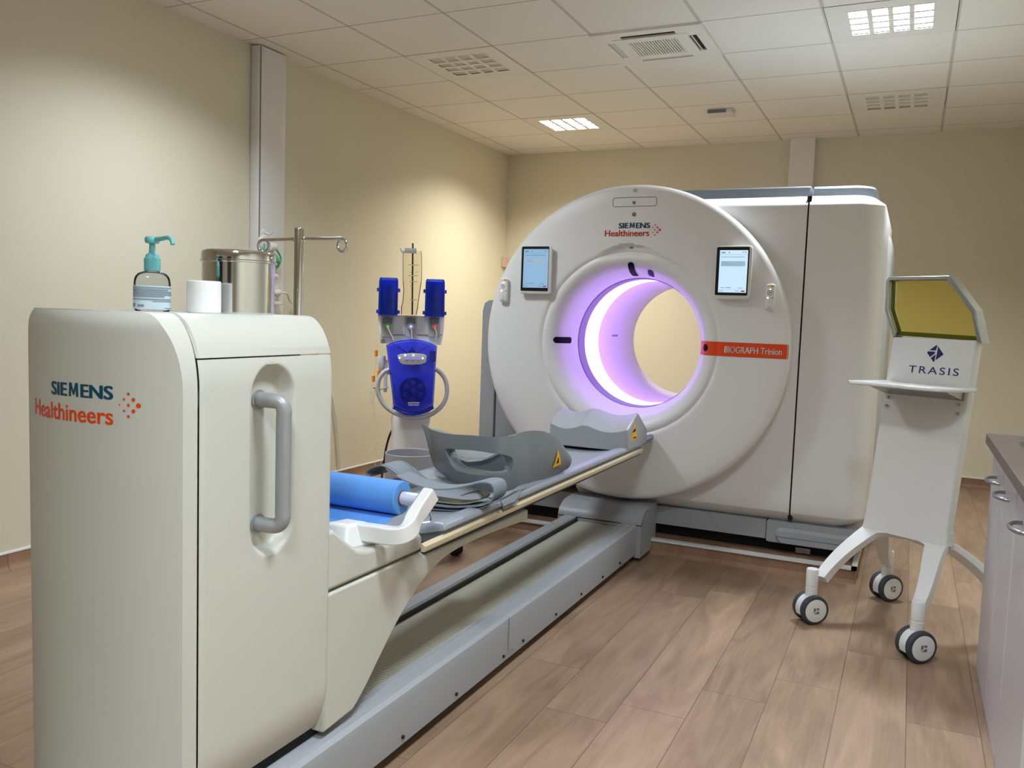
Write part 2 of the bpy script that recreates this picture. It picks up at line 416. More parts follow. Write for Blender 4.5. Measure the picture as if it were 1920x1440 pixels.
# ------------------------------------------------------------------ ceiling luminaires
def lamp(i, j, lit, label):
    x0, x1, y0, y1 = cell(i, j); cx, cy = (x0+x1)/2, (y0+y1)/2; e = .004
    t = thing('ceiling_light', label, 'ceiling light', (cx, cy, CEIL), 'square louvred ceiling lights')
    hx, hy = .188, .178
    bm = B()
    for a in ((x0+e, cx-hx, y0+e, y1-e), (cx+hx, x1-e, y0+e, y1-e), (cx-hx, cx+hx, y0+e, cy-hy), (cx-hx, cx+hx, cy+hy, y1-e)): box(bm, a[0], a[1], a[2], a[3], CEIL-.002, CEIL+.014)
    obj('frame', bm, M['lampwhite'], t, smooth=False)
    bm = B(); k = .008
    for a in ((cx-hx-k, cx-hx, cy-hy-k, cy+hy+k), (cx+hx, cx+hx+k, cy-hy-k, cy+hy+k), (cx-hx, cx+hx, cy-hy-k, cy-hy), (cx-hx, cx+hx, cy+hy, cy+hy+k)): box(bm, *a, CEIL-.004, CEIL+.05)
    obj('rim', bm, M['lampwhite'], t, smooth=False)
    bm = B()
    for q in range(1, 4):
        xx = cx-hx+2*hx*q/4; box(bm, xx-.012, xx+.012, cy-hy, cy+hy, CEIL-.004, CEIL+.008)
        yy = cy-hy+2*hy*q/4; box(bm, cx-hx, cx+hx, yy-.013, yy+.013, CEIL-.006, CEIL+.008)
    obj('louvre', bm, M['lampwhite'], t, smooth=False)
    zl_ = .003 if lit else .001
    bm = B(); box(bm, cx-hx, cx+hx, cy-hy, cy+hy, CEIL+zl_, CEIL+zl_+.008)
    obj('diffuser', bm, M['lampglow'] if lit else M['lampoff'], t, smooth=False)
    bm = B(); box(bm, x0, x1, y0, y1, CEIL+.052, CEIL+.07); obj('housing', bm, M['lampwhite'], t, smooth=False)
    if lit:
        l = bpy.data.lights.new('tube_light', 'AREA'); l.shape = 'RECTANGLE'; l.size = 2*hx-.01; l.size_y = 2*hy-.01
        l.energy = LAMP_W*(.88 if (i, j) == (1, 7) else 1.0 if (i, j) == (5, 10) else 1.35); l.color = LAMP_COL[lit-1]; l.spread = math.radians(136)
        lo = bpy.data.objects.new('tube_light', l); COL.objects.link(lo); lo.parent = t; lo.location = (0, 0, .001)
LL = {(1, 1): 'lit square louvred ceiling light near the back left corner of the room',
      (1, 4): 'unlit square louvred ceiling light above the blue injector, left of the air conditioner',
      (5, 1): 'unlit square louvred ceiling light near the back wall at right',
      (5, 4): 'lit square louvred ceiling light at upper right, right of the air conditioner'}
for i, j, lit in LAMPS:
    lamp(i, j, lit, LL.get((i, j), 'unseen square louvred ceiling light in a row nearer than the air conditioner'))

# ------------------------------------------------------------------ ceiling cassette
x0, x1, y0, y1 = cell(*AC); cx, cy = (x0+x1)/2, (y0+y1)/2
t = thing('air_conditioner', 'white square cassette air conditioner with central grille set in the ceiling', 'air conditioner', (cx, cy, CEIL))
z0, z1 = CEIL-.014, CEIL+.01
bm = B()
sx, sy = .225, .205     # slot centre distance
o1, o2 = .021, .150     # slot half width / half length
ix, iy = sx-o1, sy-o1; ox, oy = sx+o1, sy+o1
e = .006
box(bm, x0-e, cx-ox, y0-e, y1+e, z0, z1); box(bm, cx+ox, x1+e, y0-e, y1+e, z0, z1)
box(bm, cx-ox, cx+ox, y0-e, cy-oy, z0, z1); box(bm, cx-ox, cx+ox, cy+oy, y1+e, z0, z1)
for sxg in (-1, 1):
    for syg in (-1, 1):
        box(bm, *sorted((cx+sxg*ox, cx+sxg*o2)), *sorted((cy+syg*oy, cy+syg*(iy))), z0, z1)
        box(bm, *sorted((cx+sxg*ox, cx+sxg*ix)), *sorted((cy+syg*iy, cy+syg*(o2*.9))), z0, z1)
obj('face_frame', bm, M['lampwhite'], t, smooth=False)
bm = B(); gx, gy = .135, .12
box(bm, cx-ix, cx-gx, cy-iy, cy+iy, z0-.003, z1); box(bm, cx+gx, cx+ix, cy-iy, cy+iy, z0-.003, z1)
box(bm, cx-gx, cx+gx, cy-iy, cy-gy, z0-.003, z1); box(bm, cx-gx, cx+gx, cy+gy, cy+iy, z0-.003, z1)
gp = obj('intake_panel', bm, M['lampwhite'], t, smooth=False)
bm = B()
for q in range(18):
    xx = cx-gx+2*gx*(q+.5)/18; box(bm, xx-.0036, xx+.0036, cy-gy, cy+gy, z0-.002, z0+.005)
obj('grille', bm, M['lampwhite'], gp, smooth=False)
bm = B(); box(bm, x0, x1, y0, y1, CEIL-.007, CEIL-.002); obj('slot_shade_plate', bm, M['dark'], t, smooth=False)  # dark plate stands in for the shade inside slots and grille
bm = B(); box(bm, cx-o2, cx+o2, cy+iy+.004, cy+iy+.032, z0+.001, z0+.005); obj('louvre_flap', bm, M['lgrey'], t, smooth=False)
bm = B(); box(bm, cx+ix+.012, cx+ix+.018, cy-o2*.9, cy+o2*.9, z0, z0+.005); obj('louvre_flap', bm, M['lampwhite'], t, smooth=False)
bm = B(); box(bm, cx-ix-.036, cx-ix-.004, cy-o2*.9, cy+o2*.9, z0+.001, z0+.006); obj('louvre_flap', bm, M['lgrey'], t, smooth=False)
# ------------------------------------------------------------------ ceiling sensor box
p = onz(1352, 213, CEIL-.02)
t = thing('ceiling_sensor', 'small white box with a dark front edge stuck to a back ceiling tile', 'sensor', (p.x, p.y, CEIL))
bm = B(); box(bm, p.x-.09, p.x+.09, p.y-.07, p.y+.07, CEIL-.035, CEIL); obj('housing', bm, M['gloss'], t, bevel=.008)
bm = B(); box(bm, p.x-.082, p.x+.05, p.y-.074, p.y-.068, CEIL-.030, CEIL-.006); obj('dark_front', bm, M['dgrey'], t, bevel=.003)

# ================================================================== SCANNER
AX, AZ = -1.335, 1.092
# slab the scanner stands on, clad in the same oak skirting with a white edge trim
bm = B(); prism(bm, [(4.245, 0), (4.255, .006), (4.268, .02), (4.272, .07), (5.95, .07), (5.95, 0)], 'x', -2.55, -.17)
slab = struct('trim_3', bm, M['skirt'])
bm = B(); box(bm, -2.55, -.165, 4.262, 4.30, .066, .078); box(bm, -.19, -.165, 4.262, 5.95, .066, .078); obj('edge_trim', bm, M['gloss'], slab, smooth=False)

t = G = thing('body_scanner', 'large white medical body scanner with purple lit ring tunnel', 'scanner', (AX, 4.9, .078))
# --- front cover: one lathed disc with the flared tunnel mouth
PROF = [(.700, 4.40), (.790, 4.36), (.806, 4.335), (.814, 4.30), (.815, 4.255), (.812, 4.235), (.802, 4.221), (.785, 4.214), (.70, 4.209), (.60, 4.206), (.515, 4.2052), (.508, 4.2051), (.502, 4.205), (.494, 4.2052),
        (.486, 4.206), (.478, 4.210), (.472, 4.214), (.466, 4.212), (.458, 4.207), (.445, 4.206), (.43, 4.211), (.41, 4.224), (.39, 4.247), (.375, 4.278), (.364, 4.32), (.357, 4.37), (.353, 4.41), (.351, 4.435)]
def py_of(r):
    """front surface y of the cover at radius r"""
    P = [q for q in PROF[5:]]
    for (ra, ya), (rb, yb) in zip(P, P[1:]):
        if rb <= r <= ra: return ya+(yb-ya)*(ra-r)/(ra-rb+1e-9)
    return P[0][1] if r > P[0][0] else P[-1][1]
def onface(x, z, off=.0012):
    r = math.hypot(x-AX, z-AZ); return Vector((x, py_of(r)-off, z))
bm = B(); lathe(bm, [(r, y) for r, y in PROF], (AX, 0, AZ), 'y', 160)
for v in bm.verts:                       # shallow scoop above the tunnel mouth
    r, th = math.hypot(v.co.x-AX, v.co.z-AZ), math.degrees(math.atan2(v.co.z-AZ, v.co.x-AX))-92
    if abs(th) < 19 and .436 < r < .515:
        k = 1-(th/19)**2; rb = .479+.030*k
        if r < rb: v.co.y += .020*k*min(1, (r-.436)/.03)
obj('front_cover', bm, M['white'], t, angle=50)
bm = B(); lathe(bm, [(.351, 4.436), (.346, 4.44), (.346, 4.535), (.35, 4.54)], (AX, 0, AZ), 'y', 128); obj('gap_ring', bm, M['ringdark'], t)
bm = B(); lathe(bm, [(.35, 4.541), (.349, 4.55), (.349, 4.77), (.35, 4.775)], (AX, 0, AZ), 'y', 128); lb = obj('light_band', bm, M['band'], t); lb['label'] = 'glowing pale purple light band inside the tunnel'
bm = B(); lathe(bm, [(.352, 4.776), (.35, 4.78), (.35, 5.48), (.37, 5.53), (.44, 5.58)], (AX, 0, AZ), 'y', 128); obj('tunnel_liner', bm, M['liner'], t)
bm = B()
grid(bm, lambda u, v: Vector((AX-.349*math.cos((v-.5)*.035+.06), 5.02+.12*u, AZ+.349*math.sin((v-.5)*.035+.06))), 4, 2); obj('laser_slot', bm, M['ringdark'], t)
# drum behind the cover
bm = B(); lathe(bm, [(.36, 4.38), (.74, 4.40), (.78, 4.45), (.78, 5.52), (.74, 5.57), (.44, 5.58), (.36, 5.5)], (AX, 0, AZ), 'y', 96); obj('drum', bm, M['lgrey'], t)
# --- tall white housing at right, in two panels with a seam
LV = [(.236, .075), (.286, .006), (.296, .001), (.36, 0), (.50, 0), (1.60, 0), (1.792, .001), (1.802, .006), (1.838, .055), (1.846, .075), (1.848, .13)]
def outlineA(o, z, xl): return [(xl, 5.55, z), (xl, 4.325+o, z), (-.4945, 4.325+o, z), (-.4945, 5.55, z)]
bm = B(); loft(bm, [outlineA(o, z, -.94 if .69 < z < 1.48 else -1.2 if z > 1 else -1.62) for z, o in LV[:5]+[(.68, 0), (.70, 0), (1.46, 0), (1.50, 0)]+LV[5:]]); obj('housing_panel', bm, M['white'], t, angle=30)
def outlineB(o, z, xr=-.148, r=.11):
    x1, y0 = xr-o, 4.325+o; r = max(.03, r-o*.3)
    arc = [(x1-r+r*math.sin(a), y0+r-r*math.cos(a), z) for a in [PI/2*k/8 for k in range(9)]]
    return [(-.4865, 5.55, z), (-.4865, y0, z)]+arc+[(x1, 5.55, z)]
bm = B(); loft(bm, [outlineB(o, z) for z, o in LV]); obj('housing_panel', bm, M['white'], t, angle=30)
bm = B(); box(bm, -.50, -.48, 4.345, 5.5, .25, 1.84); obj('panel_gap', bm, M['dark'], t, smooth=False)
bm = B(); box(bm, -1.2, -.497, 4.46, 5.5, 1.845, 1.905); obj('top_fairing', bm, M['dgrey'], t, bevel=.008)
bm = B()
def oc(o, z): return [(-.484, 4.95, z), (-.484, 4.46+o, z)]+[(-.30+.10*math.sin(a)-o, 4.46+o+.12-.12*math.cos(a), z) for a in [PI/2*k/8 for k in range(9)]]+[(-.20-o, 4.95, z)]
loft(bm, [oc(0, 1.845), oc(0, 1.89), oc(.01, 1.902)]); obj('top_fairing', bm, M['dgrey'], t, angle=30)
# rear covers: right side hump, left wing
bm = B(); loft(bm, [[(x, y, z) for x, y in rrect(-.9, xr, 5.0, 5.75, .05, 4)] for z, xr in ((.25, -.14), (.3, -.125), (1.60, -.125), (1.70, -.135), (1.74, -.16))]); obj('rear_cover', bm, M['lgrey'], t, angle=30)
bm = B(); prism(bm, [(-2.262, .24), (-2.262, 1.24), (-2.25, 1.285), (-2.22, 1.302), (-2.168, 1.302), (-2.168, .24)], 'y', 4.38, 5.4); obj('side_wing', bm, M['grey'], t, bevel=.006)
bm = B(); prism(bm, [(-2.160, .24), (-2.160, 1.30), (-1.74, 1.30), (-1.74, .24)], 'y', 4.385, 5.4); obj('side_wing', bm, M['grey'], t, bevel=.005)
# --- grey base with recess and dark shadow gap
bm = B(); box(bm, -2.24, -1.20, 4.40, 5.5, .138, .236); box(bm, -1.20, -.605, 4.365, 5.5, .138, .233); obj('base_skirt', bm, M['grey'], t, smooth=False)
bm = B(); prism(bm, rrect(-.602, -.17, .124, .236, .012, 3), 'y', 4.36, 5.5); bs = obj('base_skirt', bm, M['grey'], t, bevel=.004)
bm = B(); loft(bm, [[(x, 4.361, z) for x, z in rrect(-.56, -.19, .13, .205, .035, 6)], [(x, 4.345, z) for x, z in rrect(-.545, -.20, .13, .188, .03, 6)]]); obj('raised_panel', bm, M['grey'], bs)
bm = B(); box(bm, -2.2, -.2, 4.43, 5.5, .078, .14); obj('base_shade_block', bm, M['dark'], t, smooth=False)  # dark block stands in for the shade under the base
bm = B(); box(bm, -.46, -.39, 4.40, 4.45, .078, .105); obj('levelling_foot', bm, M['brushed'], t, smooth=False)
# --- details on the cover
def patch(m, name, cx, cz, L, W, ang, parent, off=.0015, n=10):
    """capsule lying on the cover: centre (cx, cz), full length L, width W, long axis angle"""
    ring = []
    a, b = L/2-W/2, W/2
    for k in range(n+1): th = -PI/2+PI*k/n; ring.append((a+b*math.cos(th), b*math.sin(th)))
    ring += [(a-2*a*k/12, b) for k in range(1, 12)]
    for k in range(n+1): th = PI/2+PI*k/n; ring.append((-a+b*math.cos(th), b*math.sin(th)))
    ring += [(-a+2*a*k/12, -b) for k in range(1, 12)]
    ca, sa = math.cos(ang), math.sin(ang)
    def P(p, s): x, z = p[0]*s*ca-p[1]*s*sa, p[0]*s*sa+p[1]*s*ca; return onface(cx+x, cz+z, off)
    bm = B(); rings = [[P(p, s) for p in ring] for s in (1, .88, .75, .62, .5, .37, .25, .12, .02)]
    loft(bm, rings, cap=False)
    return obj(name, bm, m, parent)
def at_face(x, y):
    """photo pixel -> first point of the sight line on the cover"""
    r = ray(x, y)
    for k in range(3000):
        Y = 4.19+.26*k/3000; p = Vector((0, 0, CZ))+r*(Y/r.y); rr_ = math.hypot(p.x-AX, p.z-AZ)
        if rr_ > .3505 and p.y >= py_of(rr_): return p
    return ony(x, y, 4.3)
_arc = []
for k_, (r, y) in enumerate(PROF[5:]): _arc.append((0 if k_ == 0 else _arc[-1][0]+math.hypot(r-_arc[-1][1], y-_arc[-1][2]), r, y))
def arc_at(s):
    for (s0, r0, y0), (s1, r1, y1) in zip(_arc, _arc[1:]):
        if s <= s1:
            k = (s-s0)/(s1-s0); l = (s1-s0); return r0+(r1-r0)*k, y0+(y1-y0)*k, -(y1-y0)/l, (r1-r0)/l
    return r1, y1, -(y1-y0)/l, (r1-r0)/l
def arc_of(r):
    for (s0, r0, y0), (s1, r1, y1) in zip(_arc, _arc[1:]):
        if r1 <= r <= r0: return s0+(s1-s0)*(r0-r)/(r0-r1)
    return _arc[-1][0]
def pill(px0, px1, W, name='laser_window', m=None):
    """capsule lying along the curved flare between two photographed points"""
    a, b = at_face(*px0), at_face(*px1)
    ta, tb = [math.atan2(p.z-AZ, p.x-AX) for p in (a, b)]
    if abs(tb-ta) > PI: tb += 2*PI if tb < ta else -2*PI
    sa, sb = [arc_of(math.hypot(p.x-AX, p.z-AZ)) for p in (a, b)]
    L = max(sb-sa, W+.001); sm, hl, hw_ = (sa+sb)/2, L/2-W/2, W/2; n = 10
    ring = [(hl+hw_*math.cos(-PI/2+PI*k/n), hw_*math.sin(-PI/2+PI*k/n)) for k in range(n+1)]+[(hl-2*hl*k/12, hw_) for k in range(1, 12)]
    ring += [(-hl+hw_*math.cos(PI/2+PI*k/n), hw_*math.sin(PI/2+PI*k/n)) for k in range(n+1)]+[(-hl+2*hl*k/12, -hw_) for k in range(1, 12)]
    def P(q, f):
        s = sm+q[0]*f; th = ta+(tb-ta)*max(0, min(1, (s-sa)/max(1e-6, sb-sa))); r, y, nr, ny = arc_at(s); r, y = r+nr*.0024, y+ny*.0024
        th += q[1]*f/r
        return Vector((AX+r*math.cos(th), y, AZ+r*math.sin(th)))
    bm = B(); loft(bm, [[P(q, f) for q in ring] for f in (1, .88, .75, .62, .5, .37, .25, .12, .02)], cap=False)
    return obj(name, bm, m or M['smoke'], t)
# orange band with white lettering
zb0, zb1 = onface(0, 0).z, 0
pa, pb = at_face(1400, 643), at_face(1400, 670)
zs1, zs0 = pa.z, pb.z
def band_pt(u, v, off):
    z = zs0+(zs1-zs0)*v
    d = z-AZ
    r = .356+(.806-.356)*u
    return Vector((AX+math.sqrt(max(r*r-d*d, 0)), py_of(r)-off, z))
bm = B(); grid(bm, lambda u, v: band_pt(u, v, .0014), 60, 3); ob = obj('orange_stripe', bm, M['orange'], t)
tl, tr = at_face(1358, 662), at_face(1466, 664)
zt = (zs0+zs1)/2-.0165
text('lettering', 'BIOGRAPH Trinion', tl.x, tr.x, zt, .033, M['whiteprint'], ob, lambda a, b: (a, py_of(math.hypot(a-AX, b-AZ))-.0026, b), bold=.014)
pill((1037, 637), (1071, 638), .034); pill((1183, 491), (1193, 517), .034); pill((1317, 651), (1333, 652), .036)
pill((1220, 506), (1223, 518), .033, 'camera_window', M['navyglass'])
p = at_face(1184, 466); patch(M['dgrey'], 'sensor_dot', p.x, p.z+.004, .022, .010, 0, t)
for (x, y), r, mm in (((1189, 380), .017, 'dgrey'), ((1189, 402), .021, 'dgrey'), ((1191, 357), .022, 'lgrey')):
    p = at_face(x, y); q = patch(M[mm], 'screw_cover', p.x, p.z, r+.0002, r, 0, t)
p = at_face(1189, 402); patch(M['nickel'], 'screw', p.x, p.z, .0112, .011, 0, t, off=.002)
# inspection flap outline
a, b = at_face(1149, 388), at_face(1232, 369)
bm = B(); pts = rrect(a.x, b.x, a.z, b.z, .012, 5); tube(bm, [(x, py_of(math.hypot(x-AX, z-AZ))-.0004, z) for x, z in pts], .0016, 6, closed=True); obj('flap_seam', bm, M['seam'], t)
def logo(parent, x0s, x1s, zs, hs, x0h, x1h, zh, hh, dots, surf):
    w_ = x1s-x0s
    for body, f0, f1, bb in (('SIE', 0, .322, .040), ('ENS', .545, 1, .036)):
        text('lettering', body, x0s+w_*f0, x0s+w_*f1, zs, hs, M['siemens'], parent, surf, bold=bb)['label'] = 'dark petrol lettering'
    m0, mw, st_ = x0s+w_*.352, w_*.160, .25
    bm = B()
    for q in ([(0, 0), (.04, 1), (.04+st_, 1), (st_-.02, 0)], [(1-st_+.02, 0), (1-st_-.04, 1), (.96, 1), (1, 0)], [(.06, 1), (.06+st_, 1), (.60, .12), (.44, .12)], [(.94-st_, 1), (.94, 1), (.58, .12), (.42, .12)]):
        bm.faces.new([bm.verts.new(Vector(surf(m0+mw*a, zs+hs*b))) for a, b in q])
    obj('lettering', bm, M['siemens'], parent, smooth=False)['label'] = 'dark petrol lettering'
    text('lettering', 'Healthineers', x0h, x1h, zh, hh, M['orange'], parent, surf, bold=.016)['label'] = 'orange lettering'
    bm = B()
    for x, z, r in dots:
        ring = [Vector(surf(x+r*math.cos(2*PI*k/16), z+r*math.sin(2*PI*k/16))) for k in range(16)]
        bm.faces.new([bm.verts.new(p) for p in ring])
    obj('dot_emblem', bm, M['orange'], parent, smooth=False)['label'] = 'diamond of orange dots'
def dots_at(cx, cz, w, hh):
    """3-2-3 arrow of dots growing to the right"""
    L = [(-.5, 0, .05), (-.27, .24, .075), (-.27, -.24, .075), (-.05, .47, .095), (-.05, 0, .095), (-.05, -.47, .095), (.2, .24, .12), (.2, -.24, .12), (.45, 0, .155)]
    return [(cx+a*w, cz+b*hh, r*w*.8) for a, b, r in L]
P = at_face
s0, s1, h0, h1 = P(1160, 427), P(1219, 430), P(1134, 442), P(1217, 446)
sf = lambda a, b: (a, py_of(math.hypot(a-AX, b-AZ))-.0015, b)
dc = P(1229, 431)
logo(t, s0.x, s1.x, (s0.z+s1.z)/2+.002, .028, h0.x, h1.x, (h0.z+h1.z)/2+.003, .033, dots_at(dc.x, dc.z, .049, .052), sf)

# ------------------------------------------------------------------ docked tablets and remotes
def tablet(label, c0, c1, s0, s1, e0, e1, screen):
    a, b = ony(*c0, 4.175), ony(*c1, 4.175)
    cx, cz = (a.x+b.x)/2, (a.z+b.z)/2
    t = thing('touch_tablet', label, 'tablet', (cx, 4.205, min(a.z, b.z)), 'tablets docked on the scanner front')
    bm = B(); X0, X1 = sorted((a.x, b.x)); Z0, Z1 = sorted((a.z, b.z))
    rings = [[(x, y, z) for x, z in rrect(X0+o, X1-o, Z0+o, Z1-o, .016, 5)] for y, o in ((4.208, .012), (4.195, .004), (4.185, 0), (4.178, .001), (4.175, .005))]
    loft(bm, rings); obj('casing', bm, M['gloss'], t, angle=60)
    def rect(p0, p1, y, m, name, r, parent):
        p, q = ony(*p0, y), ony(*p1, y); bm = B()
        prism(bm, rrect(min(p.x, q.x), max(p.x, q.x), min(p.z, q.z), max(p.z, q.z), r, 3), 'y', y, y+.002); return obj(name, bm, m, parent, smooth=False), p, q
    rect(e0, e1, 4.1735, M['black'], 'bezel', .006, t)
    s, p, q = rect(s0, s1, 4.172, screen, 'screen', .001, t)
    xl, xr, zb, zt = min(p.x, q.x), max(p.x, q.x), min(p.z, q.z), max(p.z, q.z); W, H = xr-xl, zt-zb
    def strip(name, u0, u1, v0, v1, m):
        bm = B(); box(bm, xl+W*u0, xl+W*u1, 4.1709, 4.1719, zb+H*v0, zb+H*v1); return obj(name, bm, m, s, smooth=False)
    strip('notice_block', .06, .92, .62, .74, M['uiblock'])
    for u0, u1, v0, v1 in ((.06, .2, .93, .955), (.32, .36, .93, .955), (.82, .86, .94, .96), (.9, .94, .94, .96), (.06, .9, .835, .845), (.1, .3, .715, .722), (.1, .4, .67, .677), (.08, .22, .105, .115), (.26, .45, .105, .118), (.7, .88, .105, .115), (.03, .06, .025, .045), (.08, .18, .03, .04), (.62, .76, .03, .04), (0, 1, .895, .899), (0, 1, .065, .068)):
        strip('screen_text', u0, u1, v0, v1, M['uiline'])
    strip('alert_button', .82, .95, .02, .05, M['uired'])
tablet('tablet with a dim blue screen docked left of the scanner tunnel', (974, 551), (1036, 461), (980, 539), (1029, 467), (976, 545), (1030, 462), M['screen_dim'])
tablet('tablet with a bright white screen docked right of the scanner tunnel', (1339, 561), (1412, 460), (1346, 548), (1403, 469), (1340, 553), (1406, 463), M['screen'])
def remote(label, c0, c1, y=4.185):
    a, b = ony(*c0, y), ony(*c1, y); X0, X1 = sorted((a.x, b.x)); Z0, Z1 = sorted((a.z, b.z)); W, H = X1-X0, Z1-Z0
    t = thing('remote_control', label, 'remote control', ((X0+X1)/2, 4.212, Z0), 'remote controls held on the scanner front')
    bm = B(); loft(bm, [[(x, yy, z) for x, z in rrect(X0+o, X1-o, Z0+o, Z1-o, .012, 4)] for yy, o in ((4.213, .004), (4.20, 0), (4.19, .001), (y, .006))]); obj('casing', bm, M['white'], t, angle=60)
    def dot(name, u, v, r, m, n=16):
        bm = B(); cx, cz = X0+W*u, Z0+H*v; prism(bm, circ(cx, cz, r, n), 'y', y-.0015, y+.001); return obj(name, bm, m, t, smooth=False)
    bm = B(); tube(bm, [(X0+W*.5+.011*math.cos(a), y-.0008, Z0+H*.66+.011*math.sin(a)) for a in [2*PI*k/20 for k in range(20)]], .0012, 6, closed=True); obj('joystick_ring', bm, M['seam'], t)
    dot('button', .5, .66, .0035, M['dgrey']); dot('button', .28, .46, .004, M['led_w']); dot('button', .78, .46, .003, M['seam']); dot('button', .5, .79, .003, M['led_w'])
    bm = B(); box(bm, X0+W*.5, X0+W*.86, y-.001, y+.001, Z1-H*.13, Z1-H*.05); obj('yellow_label', bm, M['yellow'], t, smooth=False)
    for a_ in ((X0+W*.3, X0+W*.6, y-.0006, y+.001, Z0+H*.085, Z0+H*.1), (X0+W*.18, X0+W*.42, y-.0006, y+.001, Z1-H*.1, Z1-H*.085)): bm = B(); box(bm, *a_); obj('small_print', bm, M['seam'], t, smooth=False)
remote('slim white remote control at the far left of the scanner front', (935, 566), (952, 521))
remote('slim white remote control beside the right tablet on the scanner front', (1433, 581), (1454, 532))

# ================================================================== TABLE TRACK
t = thing('table_track', 'long grey floor track with slatted cover running from the cabinet to the scanner', 'track', (-1.38, 2.3, 0))
YA, YT = .55, 4.06
prR = [(-1.20, .035), (-1.187, .04), (-1.183, .165), (-1.187, .182), (-1.198, .192), (-1.206, .192), (-1.209, .197), (-1.236, .198), (-1.244, .188), (-1.250, .188), (-1.253, .193), (-1.262, .193), (-1.264, .165), (-1.264, .035)]
bm = B(); prism(bm, prR, 'y', YA, YT); r1 = obj('side_rail', bm, M['grey'], t, angle=25)
bm = B()
for y in (1.35, 1.62, 1.90, 2.20, 2.53, 2.69, 3.0, 3.28, 3.55, 3.80):
    cyl(bm, (-1.186, y, .062), (-1.181, y, .062), .0055, 10)
obj('screw_plug', bm, M['black'], r1)
bm = B(); tube(bm, [(-1.1825, 2.56, .188), (-1.1815, 2.56, .17), (-1.1815, 2.56, .075), (-1.1825, 2.61, .06)], .0012, 6); obj('rail_joint', bm, M['seam'], r1)
bm = B(); prism(bm, [(-1.585, .035), (-1.585, .18), (-1.578, .190), (-1.52, .192), (-1.512, .186), (-1.512, .035)], 'y', YA, YT); obj('side_rail', bm, M['grey'], t, angle=25)
bm = B(); box(bm, -1.513, -1.507, YA, YT, .10, .186); obj('rail_seal', bm, M['black'], t, smooth=False)
bm = B(); box(bm, -1.508, -1.262, YA, YT, .10, .168); obj('slatted_cover', bm, M['cover'], t, smooth=False)
bm = B(); box(bm, -1.55, -1.235, YA, YT, 0.0, .036); obj('floor_plate', bm, M['dark'], t, smooth=False)
bm = B()
pc = [(4.06, .022), (4.06, .19)]+[(4.06+.13-.13*math.cos(a), .185+.075*math.sin(a)) for a in [PI/2*k/8 for k in range(9)]]+[(4.34, .262), (4.34, .06), (4.24, .022)]
prism(bm, pc, 'x', -1.615, -1.165); ec = obj('end_cap', bm, M['grey'], t, bevel=.006, angle=50)
bm = B(); cyl(bm, (-1.166, 4.085, .05), (-1.161, 4.085, .05), .005, 10); obj('screw_plug', bm, M['dgrey'], ec)
bm = B(); box(bm, -1.222, -1.205, 3.98, 4.0, .1972, .1986); box(bm, -1.56, -1.545, 3.86, 3.88, .1915, .1928); obj('warning_sticker', bm, M['yellow'], t, smooth=False)

# ================================================================== PATIENT TABLE
t = T = thing('patient_table', 'white patient table with tall end cabinet and long grey mattress', 'patient table', (-1.40, 1.4, .235))
CXC, HW, ZT = -1.4075, .2125, 1.202
def hw(z, a=.075, b=.145):
    k = max(0, (z-(ZT-b))/b); return HW-a*(1-math.sqrt(max(0, 1-k*k)))
def lx(z): return CXC-hw(z, .022, .12)-.004+.014*max(0, (.95-z)/.7)**1.5
def front_y(x): return 1.075+.060*((x-CXC)/HW)**2
ZB = .203
def zrow(v):                       # denser towards the rounded top
    return ZB+(ZT-ZB)*(1-(1-v)**1.6)
def end_panel_pt(u, v):
    z = zrow(v); xl, xr = lx(z), CXC+hw(z); x = xl+(xr-xl)*u; return Vector((x, front_y(x)+.012*max(0, (z-1.17)/.032)**2, z))
bm = B(); grid(bm, end_panel_pt, 48, 40)
def ring_at(y, inset=0):
    L = [(lx(zrow(v/40))+inset, zrow(v/40)-inset) for v in range(41)]; R = [(CXC+hw(zrow(v/40))-inset, zrow(v/40)-inset) for v in range(40, -1, -1)]
    return [Vector((x, y, z)) for x, z in L+R]
def ring_front():
    L = [end_panel_pt(0, v/40) for v in range(41)]; R = [end_panel_pt(1, v/40) for v in range(40, -1, -1)]; return L+R
loft(bm, [ring_front(), [p+Vector((0, .01, 0)) for p in ring_front()], ring_at(1.170), ring_at(1.1735, .004)], cap=False)
ep = obj('end_panel', bm, M['cabinet'], t, angle=32)
bm = B(); loft(bm, [ring_at(1.16, .055), ring_at(1.56, .055)]); obj('cabinet_core', bm, M['cabinet'], t)
# lid: cap of the profile above the seam
ZS = 1.119
def lid_ring(y, ins=0):
    zs = [ZS+(ZT-ZS)*(1-(1-k/24)**1.8) for k in range(25)]
    return [Vector((lx(z)+ins, y, z-ins*(z > ZS+.01))) for z in zs]+[Vector((CXC+hw(z)-ins, y, z-ins*(z > ZS+.01))) for z in zs[::-1]]
bm = B(); loft(bm, [lid_ring(1.1775, .004), lid_ring(1.181), lid_ring(1.575), lid_ring(1.583, .004), lid_ring(1.588, .012)]); obj('lid', bm, M['cabinet'], t, angle=32)
